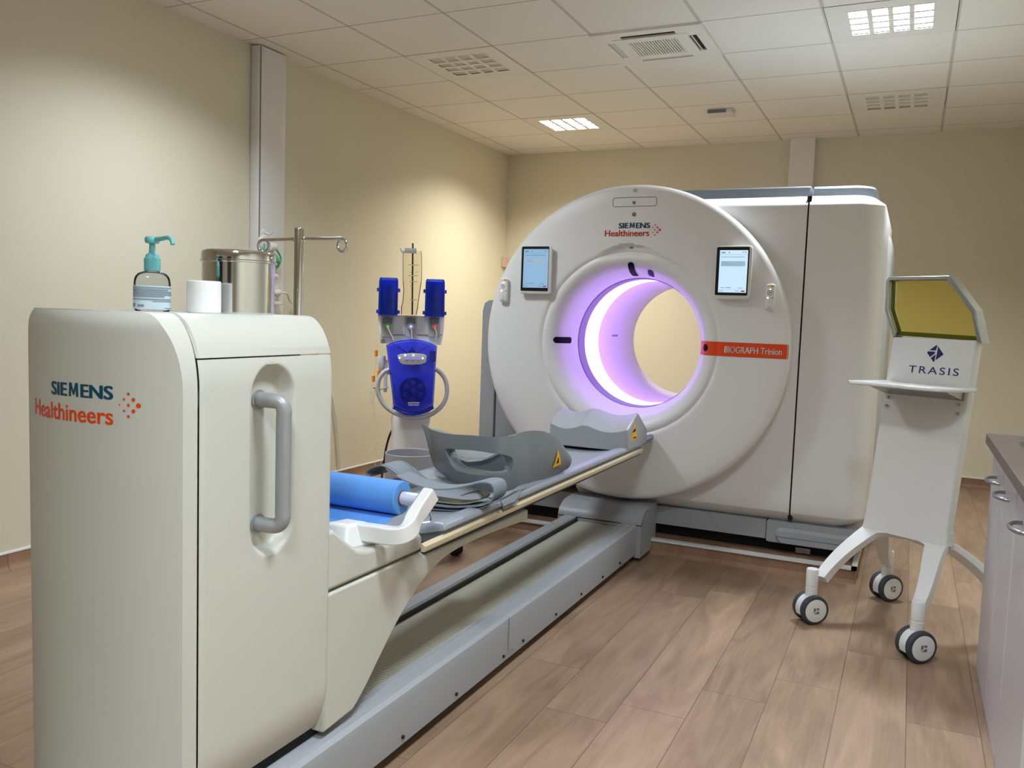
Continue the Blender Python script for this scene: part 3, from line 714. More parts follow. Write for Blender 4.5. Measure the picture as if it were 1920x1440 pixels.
# door with the stadium shaped recess
ra, rb = onx(470, 860, -1.197), onx(549, 860, -1.197); rt, rl = onx(512, 684, -1.197), onx(505, 1038, -1.197)
RY, RW = (ra.y+rb.y)/2, (rb.y-ra.y)/2; RZ1, RZ0 = rt.z-RW, rl.z+RW
def recess(y, z):
    dz = max(0, z-RZ1, RZ0-z) if (z > RZ1 or z < RZ0) else 0
    d = math.hypot(y-RY, dz)/RW
    if d >= 1.06: return 0
    k = min(1, (1.06-d)/.30); return .031*k*k*(3-2*k)
def door_pt(u, v):
    y = 1.1785+(1.588-1.1785)*u
    s = v
    if s < .18:                      # rolled under bottom
        a = PI/2*(s/.18); x0, z0 = CXC+HW-.075*(1-math.sin(a)), .34-.135*math.cos(a)
    else:
        z0 = .34+(ZS-.003-.34)*(s-.18)/.82; x0 = CXC+hw(z0)
    e = max(0, (u-.94)/.06); e2 = max(0, (.012-u)/.012)
    return Vector((x0-recess(y, z0)-.016*e**3-.004*e2, y, z0))
bm = B(); grid(bm, door_pt, 110, 190); dr = obj('door', bm, M['cabinet'], t, angle=50)
# handle
h0, h1 = onx(497, 748, -1.222), onx(497, 978, -1.222)
yy = RY-.012
hp = [(-1.226, yy, h0.z), (-1.19, yy, h0.z), (-1.172, yy+.004, h0.z-.003), (-1.163, yy+.006, h0.z-.018), (-1.163, yy+.006, h0.z-.05), (-1.163, yy+.006, h1.z+.05), (-1.163, yy+.006, h1.z+.018), (-1.172, yy+.004, h1.z+.003), (-1.19, yy, h1.z), (-1.226, yy, h1.z)]
bm = B(); tube(bm, smooth_path(hp, 5), .0160, 14); hd = obj('handle', bm, M['handle'], dr, angle=70)
for z in (h0.z, h1.z): bm = B(); cyl(bm, (-1.232, yy, z), (-1.2225, yy, z), .021, 24); obj('rosette', bm, M['handle'], hd)
# logo on the end panel
sfp = lambda a, b: (a, front_y(a)-.0008, b)
def on_end(x, y):
    Y = 1.1
    for _ in range(10): p = ony(x, y, Y); Y = front_y(p.x)
    return p
a0, a1, b0, b1 = on_end(97, 739), on_end(213, 748), on_end(67, 777), on_end(213, 792)
dc = on_end(243, 760)
top_s = on_end(155, 717); bot_s = on_end(155, 743); top_h = on_end(70, 747); bot_h = on_end(70, 778)
logo(ep, a0.x, a1.x, (a0.z+a1.z)/2, (top_s.z-bot_s.z), b0.x, b1.x, (b0.z+b1.z)/2-.001, (top_h.z-bot_h.z), dots_at(dc.x, dc.z, .037, .044), sfp)
# --- pedestal behind the cabinet
XP = -1.20
bm = B()
prism(bm, [(1.57, .557), (1.57, .705), (1.60, .70), (1.66, .655), (1.70, .628), (1.74, .618), (1.99, .606), (2.003, .596), (2.005, .557)], 'x', -1.615, XP)
pu = obj('pedestal_top', bm, M['cabinet'], t, bevel=.010, seg=3, angle=30)
low = [onx(x, y, XP) for x, y in [(990, 975), (940, 993), (885, 1016), (838, 1043), (803, 1078), (772, 1122), (745, 1168), (715, 1228), (680, 1300), (645, 1358), (615, 1398)]]
low = smooth_path(low, 4)
poly = [(1.57, .551), (2.01, .549), (2.012, .536), (2.73, .530)]+[(p.y, p.z) for p in low if p.z > .215]+[(1.57, .215)]
bm = B(); prism(bm, poly, 'x', -1.615, XP); obj('pedestal', bm, M['cabinet'], t, bevel=.006, angle=30)
bm = B(); box(bm, -1.58, -1.235, 1.2, 1.62, .16, .235); obj('carriage', bm, M['dark'], t, smooth=False)
# --- pallet, rail, mattress
BL, BR, BY0, BY1 = -1.615, -1.13, 2.005, 3.90
BZ = .588
def bedz(x):
    u = abs((x-(BL+BR)/2)/((BR-BL)/2)); return BZ+.034*min(u, 1)**2.2
bm = B(); n = 20
xs = [BL+.012+(BR-BL-.024)*k/n for k in range(n+1)]
prism(bm, [(x, bedz(x)-.002) for x in xs]+[(BR-.006, BZ+.003), (BR-.05, BZ-.010), (BL+.05, BZ-.010), (BL+.004, BZ-.002)], 'y', BY0+.004, BY1); pl = obj('pallet', bm, M['dgrey'], t, angle=25)
bm = B(); prism(bm, [(BR-.010, BZ-.002), (BR+.001, BZ-.002), (BR+.003, BZ+.002), (BR+.003, BZ+.013), (BR-.010, BZ+.020)], 'y', 1.895, BY1-.015); rl = obj('side_rail', bm, M['beige'], t); rl['label'] = 'beige rail strip'
bm = B(); prism(bm, [(BR-.012, BZ-.008), (BR-.001, BZ-.008), (BR-.001, BZ-.002), (BR-.012, BZ-.002)], 'y', 1.90, BY1-.03); obj('rail_seal', bm, M['black'], t, smooth=False)
bm = B(); cyl(bm, (BR-.003, BY1-.016, BZ+.008), (BR-.003, BY1-.004, BZ+.008), .009, 16); obj('rail_end', bm, M['beige'], rl)
def mat_top(u, v):
    x = BL+(BR-BL)*u; y = BY0+(BY1-BY0)*v
    e = min(u, 1-u)*(BR-BL); r = .016
    roll = 0 if e > r else r-math.sqrt(max(0, r*r-(r-e)**2))
    ev = min(v, 1-v)*(BY1-BY0); rv = .018
    rollv = 0 if ev > rv else rv-math.sqrt(max(0, rv*rv-(rv-ev)**2))
    pad = .010*math.exp(-((min(u, 1-u)-.09)/.05)**2)     # soft bolster along both edges
    return Vector((x, y, bedz(x)+.018+pad-min(.020, max(roll, rollv))))
us = [0, .004, .012, .022, .035]+[.05+.9*k/24 for k in range(25)]+[.965, .978, .988, .996, 1]
vs = [0, .001, .004, .0095]+[.02+.96*k/20 for k in range(21)]+[.9905, .996, .999, 1]
bm = B(); V = [[bm.verts.new(mat_top(u, v)) for v in vs] for u in us]
for i in range(len(us)-1):
    for j in range(len(vs)-1): bm.faces.new((V[i][j], V[i+1][j], V[i+1][j+1], V[i][j+1]))
W_ = [[bm.verts.new((BL+(BR-BL)*u, BY0+(BY1-BY0)*v, bedz(BL+(BR-BL)*u)-.001)) for v in (0, 1)] for u in us]
for i in range(len(us)-1):
    bm.faces.new((W_[i][0], W_[i+1][0], V[i+1][0], V[i][0])); bm.faces.new((W_[i+1][1], W_[i][1], V[i][-1], V[i+1][-1])); bm.faces.new((W_[i][0], W_[i][1], W_[i+1][1], W_[i+1][0]))
bm.faces.new([W_[0][0]]+[V[0][j] for j in range(len(vs))]+[W_[0][1]]); bm.faces.new([W_[-1][1]]+[V[-1][j] for j in range(len(vs)-1, -1, -1)]+[W_[-1][0]])
obj('mattress', bm, M['mattress'], t, angle=60)
bm = B(); n = 16
def tip_sec(y, ins, lift=0): return [Vector((BL+.01+ins+(BR-BL-.02-2*ins)*k/n, y, bedz(BL+.01+(BR-BL-.02)*k/n)+.014+lift)) for k in range(n+1)]+[Vector((BL+.01+ins+(BR-BL-.02-2*ins)*k/n, y, bedz(BL+.01+(BR-BL-.02)*k/n)-.004+lift)) for k in range(n, -1, -1)]
loft(bm, [tip_sec(BY1+.004, .0), tip_sec(4.10, .004), tip_sec(4.165, .012, .002), tip_sec(4.19, .03, .004)]); obj('pallet_tip', bm, M['dgrey'], t, angle=50)
# --- paper roll holder
rc = Vector((-1.2, 1.93, .714)); RR = .046
bm = B()
P0 = onz(655, 978, .672); P1 = onx(752, 990, -1.135); P2 = onx(803, 914, -1.122)
path = smooth_path([P0, (P0+P1)/2, P1+(P0-P1)*.10, P1+(P2-P1)*.16+Vector((.004, 0, 0)), (P1+P2)/2, P2], 5)
rings = []
for i, p in enumerate(path):
    d = (path[min(i+1, len(path)-1)]-path[max(i-1, 0)]).normalized(); s = d.cross(Vector((0, 0, 1))).normalized(); un = s.cross(d).normalized()
    w2 = .0165; h = .044
    rings.append([p-s*w2+un*0, p+s*w2, p+s*w2-un*h, p-s*w2-un*h])
loft(bm, rings); ho = obj('roll_holder', bm, M['gloss'], t, bevel=.004, seg=2, angle=45)
bm = B(); loft(bm, [[Vector((P0.x+dx*k, P0.y+dy*k, z)) for dx, dy in ((-.055, -.05), (.03, -.05), (.055, .03), (-.03, .03))] for z, k in ((.615, 1.25), (.64, 1.05), (.665, .9), (.674, .75))])
obj('holder_foot', bm, M['gloss'], ho, bevel=.008, seg=3)
bm = B(); cyl(bm, (-1.60, rc.y, rc.z), (-1.172, rc.y, rc.z), .0185, 24); obj('roll_rod', bm, M['frost'], ho)
pe = P2+Vector((-.006, 0, -.010))
bm = B(); tube(bm, [(-1.172, rc.y, rc.z), (-1.165, rc.y, rc.z+.004), tuple(pe)], .0085, 12); obj('rod_pin', bm, M['steel'], ho)
bm = B(); q = onx(806, 945, -1.155); tube(bm, [onx(790, 980, -1.17), onx(806, 978, -1.15), onx(808, 972, -1.15), onx(797, 945, -1.15)], .007, 4, ry=.0022); obj('metal_clip', bm, M['nickel'], t, smooth=False)

# ------------------------------------------------------------------ blue paper roll
t = thing('paper_roll', 'roll of bright blue paper on the white holder behind the cabinet', 'paper roll', (-1.4, rc.y, rc.z-RR))
bm = B(); lathe(bm, [(.021, -1.585), (RR-.001, -1.585), (RR, -1.583), (RR, -1.226), (RR-.002, -1.2235), (RR-.006, -1.2235), (.021, -1.2245), (.021, -1.585)], (0, rc.y, rc.z), 'x', 64); obj('wound_paper', bm, M['blue_paper'], t)
bm = B(); lathe(bm, [(.0190, -1.59), (.021, -1.59), (.021, -1.221), (.0190, -1.221), (.0190, -1.59)], (0, rc.y, rc.z), 'x', 32); obj('core', bm, M['core'], t)
bm = B()
pp = smooth_path([(0, rc.y+.030, rc.z-RR+.011), (0, rc.y+.012, rc.z-RR-.0008), (0, rc.y-.03, rc.z-RR-.004), (0, rc.y-.09, rc.z-RR-.020), (0, rc.y-.15, rc.z-RR-.034), (0, rc.y-.19, .6335), (0, rc.y-.24, .645), (0, rc.y-.275, .668)], 6)
grid(bm, lambda u, v: Vector((-1.58+.348*u-.11*u*max(0, v-.55)/.45, pp[min(int(v*(len(pp)-1)+.5), len(pp)-1)].y, pp[min(int(v*(len(pp)-1)+.5), len(pp)-1)].z)), 12, len(pp)-1)
obj('loose_sheet', bm, M['blue_paper'], t, solid=.0008)

# ------------------------------------------------------------------ positioning cushions
def curve_solid(loops, depth, bev, place, res=3):
    """2D outline with holes -> solid with rounded rims (local a, b, c mapped by place)"""
    cu = bpy.data.curves.new('c', 'CURVE'); cu.dimensions = '2D'; cu.fill_mode = 'BOTH'; cu.extrude = depth/2-bev; cu.bevel_depth = bev; cu.bevel_resolution = res; cu.offset = -bev
    for L in loops:
        s = cu.splines.new('POLY'); s.points.add(len(L)-1); s.use_cyclic_u = True
        for p, (a, b) in zip(s.points, L): p.co = (a, b, 0, 1)
    o = bpy.data.objects.new('c', cu); COL.objects.link(o)
    dg = bpy.context.evaluated_depsgraph_get(); dg.update()
    me = bpy.data.meshes.new_from_object(o.evaluated_get(dg)); bpy.data.objects.remove(o); bpy.data.curves.remove(cu)
    bm = B(); bm.from_mesh(me); bpy.data.meshes.remove(me)
    for v in bm.verts: v.co = Vector(place(v.co.x, v.co.y, v.co.z))
    return bm
def closed_smooth(pts, k=4):
    n = len(pts); P = [Vector((*p, 0)) for p in pts]; out = []
    for i in range(n):
        a, b, c, d = P[i-1], P[i], P[(i+1) % n], P[(i+2) % n]
        for s in range(k):
            t_ = s/k; v = .5*((2*b)+(c-a)*t_+(2*a-5*b+4*c-d)*t_*t_+(3*b-a-3*c+d)*t_**3); out.append((v.x, v.y))
    return out
kt = [((790, 797), (818, 868), .668), ((812, 805), (832, 882), .645), ((845, 814), (856, 897), .632), ((890, 817), (900, 912), .622), ((942, 820), (948, 921), .617), ((972, 811), (985, 911), .622), ((1008, 811), (1016, 899), .634), ((1036, 828), (1042, 884), .648), ((1056, 857), (1059, 872), .664)]
def z_at(X, Y, ypx):
    """height of the point above (X, Y) that lies on photo row ypx"""
    lo, hi = .3, 1.3
    for _ in range(40):
        m_ = (lo+hi)/2; d = Vector((X, Y, m_-CZ)); yy_ = 720-F*d.dot(CU)/d.dot(_fw)
        lo, hi = (m_, hi) if yy_ > ypx else (lo, m_)
    return m_
kb = [onz(*b, z) for _, b, z in kt]
kz = [z_at(p.x, p.y, tp_[1]) for p, (tp_, _, _) in zip(kb, kt)]
# lean of the upper rim so that it also meets the photographed outline sideways
ktp = []
for p, z, (tp_, _, _) in zip(kb, kz, kt):
    q = ony(tp_[0], tp_[1], p.y); ktp.append(Vector((p.x+(q.x-p.x)*.8, p.y, q.z)))
NB = 10
kbs, kts = smooth_path(kb, NB), smooth_path(ktp, NB)
t = thing('knee_support', 'dark grey moulded leg support with an oblong window standing on the mattress', 'cushion', (-1.36, 2.75, .62))
def kwall(i, v):
    b, p = kbs[i], kts[i]; q = b.lerp(p, v)
    n = (kbs[min(i+1, len(kbs)-1)]-kbs[max(i-1, 0)]); n = Vector((n.y, -n.x, 0)).normalized()
    return q+n*(.012*math.sin(PI*v)-.010*(1-v)**3)+Vector((.014*math.sin(PI*v)*max(0, 1-i/18), 0, 0))        # slightly bellied outwards
# window outline in (column, height) space
hole = [(19.5, .665), (24, .70), (30, .72), (36, .715), (40, .68), (41.5, .58), (41, .43), (39.5, .36), (33, .30), (26, .28), (22.5, .32), (20.5, .49)]
hole = closed_smooth(hole, 4)
def inside(x, y):
    c_ = False
    for (xa_, ya_), (xb_, yb_) in zip(hole, hole[1:]+hole[:1]):
        if (ya_ > y) != (yb_ > y) and x < (xb_-xa_)*(y-ya_)/(yb_-ya_)+xa_: c_ = not c_
    return c_
def snap(x, y):
    best = None
    for (xa_, ya_), (xb_, yb_) in zip(hole, hole[1:]+hole[:1]):
        ex, ey = (xb_-xa_)/60, yb_-ya_; k = max(0, min(1, (((x-xa_)/60)*ex+(y-ya_)*ey)/(ex*ex+ey*ey+1e-12)))
        px_, py__ = xa_+(xb_-xa_)*k, ya_+ey*k; d = ((x-px_)/60)**2+(y-py__)**2
        if best is None or d < best[0]: best = (d, px_, py__)
    return best[1], best[2]
def kw(x, v):
    i = min(int(x), len(kbs)-2); f = x-i; return kwall(i, v).lerp(kwall(i+1, v), f)
NU, NV = (len(kbs)-1)*2, 44
C_ = [[(i/2, j/NV) for j in range(NV+1)] for i in range(NU+1)]
faces = [(i, j) for i in range(NU) for j in range(NV) if not inside((i+.5)/2, (j+.5)/NV)]
fs = set(faces); edge = set()
for i in range(NU):
    for j in range(NV):
        if (i, j) not in fs:
            for di, dj in ((0, 0), (1, 0), (0, 1), (1, 1)):
                I_, J_ = i+di, j+dj
                if any((I_-a_, J_-b_) in fs for a_ in (0, 1) for b_ in (0, 1)): edge.add((I_, J_))
bm = B(); VV = {}
for i, j in faces:
    vs_ = []
    for di, dj in ((0, 0), (1, 0), (1, 1), (0, 1)):
        k = (i+di, j+dj)
        if k not in VV:
            x, v = C_[k[0]][k[1]]
            if k in edge: x, v = snap(x, v)
            VV[k] = bm.verts.new(kw(x, v))
        vs_.append(VV[k])
    bm.faces.new(vs_)
o_ = obj('front_wall', bm, M['cushion'], t, angle=60)
md = o_.modifiers.new('solid', 'SOLIDIFY'); md.thickness = .044; md.offset = 0
md = o_.modifiers.new('bevel', 'BEVEL'); md.width = .012; md.segments = 3; md.limit_method = 'ANGLE'; md.angle_limit = math.radians(50)
KB = 2.80
bw = [(ony(x, y, KB).x, ony(x, y, KB).z) for x, y in ((826, 842), (842, 848), (858, 857), (880, 864), (905, 862), (925, 855), (950, 843), (985, 838), (1030, 838))]
bm = curve_solid([[(bw[0][0]+.02, .612)]+bw+[(bw[-1][0]-.02, .612)]], .03, .006, lambda a, b, c: (a, KB+c, b)); obj('back_wall', bm, M['cushion'], t, angle=60)
wp = [(ony(x, y, KB-.024).x, ony(x, y, KB-.024).z) for x, y in ((836, 836), (848, 845), (862, 854), (880, 861), (905, 861), (922, 856), (940, 847), (950, 836), (950, 832), (836, 832))]
bm = curve_solid([wp], .02, .004, lambda a, b, c: (a, KB-.027+c, b)); obj('inner_pad', bm, M['paper'], t, angle=60)['label'] = 'white pad seen through the window'
# warning sticker near the right end of the wall
bm = B()
def onwall(x, v): 
    i = int(x); n = (kbs[min(i+1, len(kbs)-1)]-kbs[max(i-1, 0)]); n = Vector((n.y, -n.x, 0)).normalized(); return kw(x, v)+n*.0275
loft(bm, [[onwall(62.6+(5.6-5.4*k_/5)*j_/4+.75*4.2*k_/5, .24+.05*j_/4*(1-k_/5)+.44*k_/5) for j_ in range(5)] for k_ in range(6)], cap=False, closed=False); st = obj('warning_sticker', bm, M['yellow'], t, smooth=False)
bm = B(); bm.faces.new([bm.verts.new(onwall(*q)+Vector((.0006, -.0006, 0))) for q in ((64.4, .33), (66.2, .35), (66.0, .52), (65.4, .46))]); obj('pictogram', bm, M['dark'], st, smooth=False)

t = thing('headrest', 'pale grey wedge headrest with a two-hollow top at the tunnel end of the mattress', 'headrest', (-1.32, 3.8, .60))
HX0, HX1 = -1.515, -1.128
def wave(u):
    if u < .42: return math.sin(PI*u/.42)**1.0
    if u < .50: return 0
    return math.sin(PI*(u-.50)/.50)
def hsec(x, ins=0):
    u = (x-HX0)/(HX1-HX0); wv = wave(max(0, min(1, u)))*.021
    pts = [(3.655+ins, .622+ins), (3.655+ins, .722-wv-ins), (3.665+ins, .729-wv-ins), (3.785, .789-wv-ins), (3.80, .788-wv-ins), (3.955-ins, .700-ins), (3.96-ins, .69-ins), (3.96-ins, .622+ins)]
    return [Vector((x, y, z)) for y, z in pts]
bm = B(); N = 48
secs = [hsec(HX0, .008), hsec(HX0+.004, .003)]+[hsec(HX0+.009+(HX1-HX0-.018)*k/N) for k in range(N+1)]+[hsec(HX1-.004, .003), hsec(HX1, .008)]
loft(bm, secs); obj('wedge', bm, M['head'], t, angle=35)
tq = onx(1188, 826, HX1); 
bm = B(); tr3 = [onx(1183, 826, HX1+.0006), onx(1195, 823, HX1+.0006), onx(1194, 812, HX1+.0006), onx(1190, 789, HX1+.0006)]
bm.faces.new([bm.verts.new(p) for p in tr3]); st = obj('warning_sticker', bm, M['yellow'], t, smooth=False)
bm = B(); 
for L in ([(1186, 812), (1192, 808), (1192, 803), (1188, 806)], [(1187, 822), (1193, 820.5), (1193, 818.5), (1187.5, 820)]):
    bm.faces.new([bm.verts.new(onx(x, y, HX1+.0012)) for x, y in L])
obj('pictogram', bm, M['dark'], st, smooth=False)
bm = B(); box(bm, HX0+.05, HX1-.05, 3.70, 3.93, bedz(-1.32)+.022, .626); obj('mounting_pad', bm, M['black'], t, smooth=False)

# ------------------------------------------------------------------ restraint straps
def ribbon(bm, pts, y0, y1, skew=0, thick=.004, k=6):
    P = smooth_path(pts, k); n = len(P)
    def side(s):
        out = []
        for i, p in enumerate(P):
            d = (P[min(i+1, n-1)]-P[max(i-1, 0)]); nn = Vector((-d.z, 0, d.x)).normalized()*thick/2*s; out.append(p+nn)
        return out
    prof = side(1)+side(-1)[::-1]
    loft(bm, [[Vector((p.x, y0, p.z)) for p in prof], [Vector((p.x+skew, y1, p.z)) for p in prof]])
    return bm
SY = 2.22
def sp(L, Y=SY): return [Vector((ony(x, y, Y).x, 0, ony(x, y, Y).z)) for x, y in L]
t = thing('restraint_strap', 'folded grey fabric strap lying across the mattress next to the blue roll', 'strap', (-1.3, SY+.1, .585), 'straps on the mattress')
bm = B(); ribbon(bm, sp([(742, 893), (775, 908), (810, 917), (845, 917), (875, 911), (900, 905), (920, 908), (926, 922), (921, 938), (905, 947), (880, 950), (845, 951), (810, 947), (785, 942)]), SY, SY+.085); obj('strap_band', bm, M['fabric'], t, angle=60)
bm = B(); ribbon(bm, sp([(790, 938), (830, 944), (865, 946), (893, 940), (896, 932), (885, 926), (860, 931)]), SY+.012, SY+.075, thick=.003); obj('hook_pad', bm, M['velcro'], t, angle=60)['label'] = 'beige hook-and-loop lining'
bm = B(); ribbon(bm, sp([(780, 952), (830, 957), (880, 957), (915, 948), (945, 932), (965, 921)]), SY+.004, SY+.07, thick=.003); obj('strap_tail', bm, M['fabric'], t, angle=60)
# tail flap over the right edge of the bed
t = thing('restraint_strap', 'short grey strap end curling up over the right edge of the mattress', 'strap', (BR, 2.42, .59), 'straps on the mattress')
bm = B()
fl = [onx(943, 950, BR+.008), onx(950, 940, BR+.004), onx(958, 925, BR-.004), onx(968, 914, BR-.008), onx(978, 908, BR-.006)]
fl = smooth_path(fl, 5)
loft(bm, [[p, p+Vector((.004, .001, .002)), p+Vector((.006, .075, .004)), p+Vector((.002, .075, .002))] for p in fl]); obj('strap_end', bm, M['fabric'], t, angle=60)
bm = B(); ribbon(bm, [Vector(p) for p in ((-1.20, 0, .637), (-1.175, 0, .642), (-1.152, 0, .643), (-1.130, 0, .632), (-1.1225, 0, .612))], 2.36, 2.47, thick=.003); obj('strap_tail', bm, M['fabric'], t, angle=60)
# left loop
t = thing('restraint_strap', 'grey stitched strap arching over the far left edge of the mattress', 'strap', (BL, 2.3, .6), 'straps on the mattress')
bm = B(); L = [ony(x, y, 2.42) for x, y in ((697, 893), (692, 885), (702, 876), (722, 872), (742, 882), (760, 897), (772, 907))]
ribbon(bm, L, 2.40, 2.52, thick=.004); sb = obj('strap_band', bm, M['fabric'], t, angle=60)
bm = B(); 
for d in (.012, .108): tube(bm, [Vector((p.x, 2.40+d, p.z+.0026)) for p in smooth_path(L, 4)[8:]], .0008, 4)
obj('stitching', bm, M['dgrey'], sb)

# ================================================================== THINGS ON THE CABINET
zt = ZT
# sanitizer bottle
bx, by = (ony(251, 570, 1.27).x+ony(321, 570, 1.27).x)/2, 1.27
bang = math.atan2(-bx, by)*1.0; bca, bsa = math.cos(bang), math.sin(bang)
sc_ = (ony(321, 570, 1.27).x-ony(251, 570, 1.27).x)/2*bca
t = thing('sanitizer_bottle', 'clear pump bottle of hand gel with a turquoise pump on the cabinet top', 'bottle', (bx, by, zt))
zz = lambda y: ony(286, y, by).z
def bpt(a, s, z, d=.62, off=0):
    x, y = (sc_*s+off)*math.copysign(abs(math.cos(a))**.8, math.cos(a)), (sc_*s*d+off)*math.copysign(abs(math.sin(a))**.8, math.sin(a))
    return Vector((bx+x*bca-y*bsa, by+x*bsa+y*bca, z))
def oval(s, z, d=.62): return [bpt(2*PI*k/48, s, z, d) for k in range(48)]
zs = [(.90, zt), (.985, zt+.004), (1, zt+.012), (1, zz(532)), (.97, zz(524)), (.90, zz(518)), (.76, zz(513)), (.55, zz(510)), (.34, zz(508)), (.31, zz(503))]
bm = B(); loft(bm, [oval(s, z) for s, z in zs]); obj('bottle', bm, M['gel'], t, angle=60)
bm = B()
def lab(u, v, off=.0008): return bpt(-PI*.97+PI*.94*u, 1, zz(580)+(zz(536)-zz(580))*v, .62, off)
grid(bm, lab, 40, 2); lb_ = obj('label', bm, M['label'], t)
for v0, v1, u0, u1 in ((.90, .94, .05, .95), (.80, .86, .05, .8), (.70, .77, .05, .95), (.60, .67, .05, .95), (.52, .57, .05, .7), (.40, .45, .05, .9), (.33, .36, .5, .95), (.10, .24, .05, .17), (.10, .2, .24, .38), (.05, .08, .7, .95)):
    bm = B(); grid(bm, lambda u, v: lab(u0+(u1-u0)*u, v0+(v1-v0)*v, .0016), 16, 1); obj('small_print', bm, M['labelgrey'], lb_)
zc0, zc1 = zz(506), zz(485)
bm = B()
lathe(bm, [(.0, zc0-.002), (.0155, zc0-.002), (.0160, zc0), (.0160, zc1), (.0135, zc1+.003), (.0125, zz(478)), (.0095, zz(476)), (.0065, zz(473)), (.0055, zz(456)), (.0, zz(456))], (bx, by, 0), 'z', 32); obj('collar', bm, M['teal'], t)
bm = B(); lathe(bm, [(.0, zz(458)), (.013, zz(456)), (.0145, zz(453)), (.0145, zz(447)), (.012, zz(444)), (0, zz(443.5))], (bx, by, 0), 'z', 32)
n0 = Vector((bx, by, zz(450)))
tube(bm, smooth_path([n0, n0+Vector((.03, -.004, .002)), n0+Vector((.052, -.006, .004)), n0+Vector((.0625, -.007, -.002)), n0+Vector((.066, -.008, -.010))], 5), [.0052]*5+[.0046]*16, 12); obj('pump_head', bm, M['teal'], t)
# paper tape roll
ry_ = 1.33; l, r = ony(359.5, 560, ry_), ony(405.5, 560, ry_); rr = (r.x-l.x)/2; cx = (l.x+r.x)/2; zr = ony(382, 527, ry_).z
t = thing('tape_roll', 'plain white paper roll standing upright beside the steel canister', 'roll', (cx, ry_, zt))
bm = B(); lathe(bm, [(.012, zt), (rr-.0015, zt), (rr, zt+.0015), (rr, zr-.0015), (rr-.0015, zr), (.012, zr), (.012, zt)], (cx, ry_, 0), 'z', 48); obj('paper', bm, M['paper'], t)
bm = B(); lathe(bm, [(.010, zt), (.012, zt), (.012, zr-.001), (.010, zr-.001), (.010, zt)], (cx, ry_, 0), 'z', 32); obj('core', bm, M['lgrey'], t)
# steel canister
cy_ = 1.475; l, r = ony(397, 540, cy_), ony(499, 540, cy_); rr = (r.x-l.x)/2; cx = (l.x+r.x)/2; zr = ony(448, 471, cy_).z; zl = ony(448, 487, cy_-rr).z
t = thing('steel_canister', 'shiny round steel canister with a lid on the cabinet top', 'canister', (cx, cy_, zt))
bm = B(); lathe(bm, [(0, zt), (rr-.003, zt), (rr-.001, zt+.003), (rr-.001, zl-.001), (0, zl-.001)], (cx, cy_, 0), 'z', 96); obj('body', bm, M['steel'], t, angle=30)
bm = B(); lathe(bm, [(rr+.001, zl-.003), (rr+.0035, zl-.002), (rr+.0035, zl+.001), (rr+.0012, zl+.003), (rr+.0012, zr-.009), (rr-.001, zr-.003), (rr-.006, zr-.0005), (rr-.012, zr-.001), (0, zr-.002), (0, zl-.003), (rr+.001, zl-.003)], (cx, cy_, 0), 'z', 96); obj('lid', bm, M['steel'], t, angle=30)

# IV pole
py = 1.80; b0 = ony(560, 590, py); tp = ony(559.5, 428, py); pxx = (b0.x+tp.x)/2
t = thing('infusion_pole', 'chrome infusion pole with two ring hooks rising behind the cabinet', 'infusion pole', (pxx, py, .612))
bm = B(); lathe(bm, [(0, .612), (.0135, .612), (.0135, tp.z-.003), (.0125, tp.z), (0, tp.z)], (pxx, py, 0), 'z', 32); obj('pole', bm, M['steel'], t)
for nm, tip_px, s in (('hook', (640, 447), 1), ('hook', (492, 450), -1)):
    z = ony(561, 448, py).z; e = ony(*tip_px, py); R_ = .0165
    p = [(pxx, py, z), (pxx+(e.x-pxx)*.5, py, z+(e.z-z)*.5)]
    c = Vector((e.x, py, e.z-R_))
    arc = [(c.x+R_*math.sin(a)*s, py+.010*k_/18, c.z+R_*math.cos(a)) for k_, a in enumerate([2*PI*k/18 for k in range(0, 18)])]
    bm = B(); tube(bm, p+arc, .0042, 12); obj('hook', bm, M['steel'], t)
    bm = B() ; cyl(bm, (pxx+.012*s, py, z), (pxx+.019*s, py, z), .006, 16); obj('collar', bm, M['steel'], t)

# ================================================================== INJECTOR
IY = 3.70
icx = ony(771, 700, IY).x
# the injector is modelled facing -y, then turned to face the camera side of the room
_ic = Vector((icx, IY, 0)); _ey = Vector((icx, IY, 0)).normalized(); _ex = Vector((_ey.y, -_ey.x, 0))
def turned(p): return _ic+_ex*(p.x-icx)+_ey*(p.y-IY)+Vector((0, 0, p.z))
def ip(x, y, d=0):
    r = ray(x, y); c = Vector((0, 0, CZ)); P = c+r*(_ey.dot(_ic+_ey*d-c)/_ey.dot(r)); q = P-_ic
    return Vector((icx+q.dot(_ex), IY+q.dot(_ey), P.z))
def iw(x, y, d=0): return turned(ip(x, y, d))
def ipy(x, y, Y): return ip(x, y, Y-IY)
WARP = turned
t = I = thing('contrast_injector', 'tall white injector stand with blue see-through pump cover and blue pods', 'injector', (icx, IY+.1, 0))
# column
bm = B()
secs = []
for y, x0, x1, yb in ((890, 735, 808, 0), (860, 734, 806, 0), (832, 733, 804, 0), (805, 734, 803, 0), (790, 732, 806, .0), (775, 735, 808, .0), (700, 738, 812, .0), (640, 735, 815, .0)):
    a, b = ip(x0, y, .14), ip(x1, y, .14); r = (b.x-a.x)/2; secs.append(((a.x+b.x)/2, (a.z+b.z)/2, r))
z0 = secs[0][1]
rings = [[((secs[0][0])+.11*math.cos(q), IY+.14+.11*math.sin(q), .07) for q in [2*PI*k/32 for k in range(32)]]]
rings += [[(c+r*math.cos(q), IY+.14+r*.85*math.sin(q), z) for q in [2*PI*k/32 for k in range(32)]] for c, z, r in secs]
loft(bm, rings); obj('column', bm, M['white'], t, angle=50)
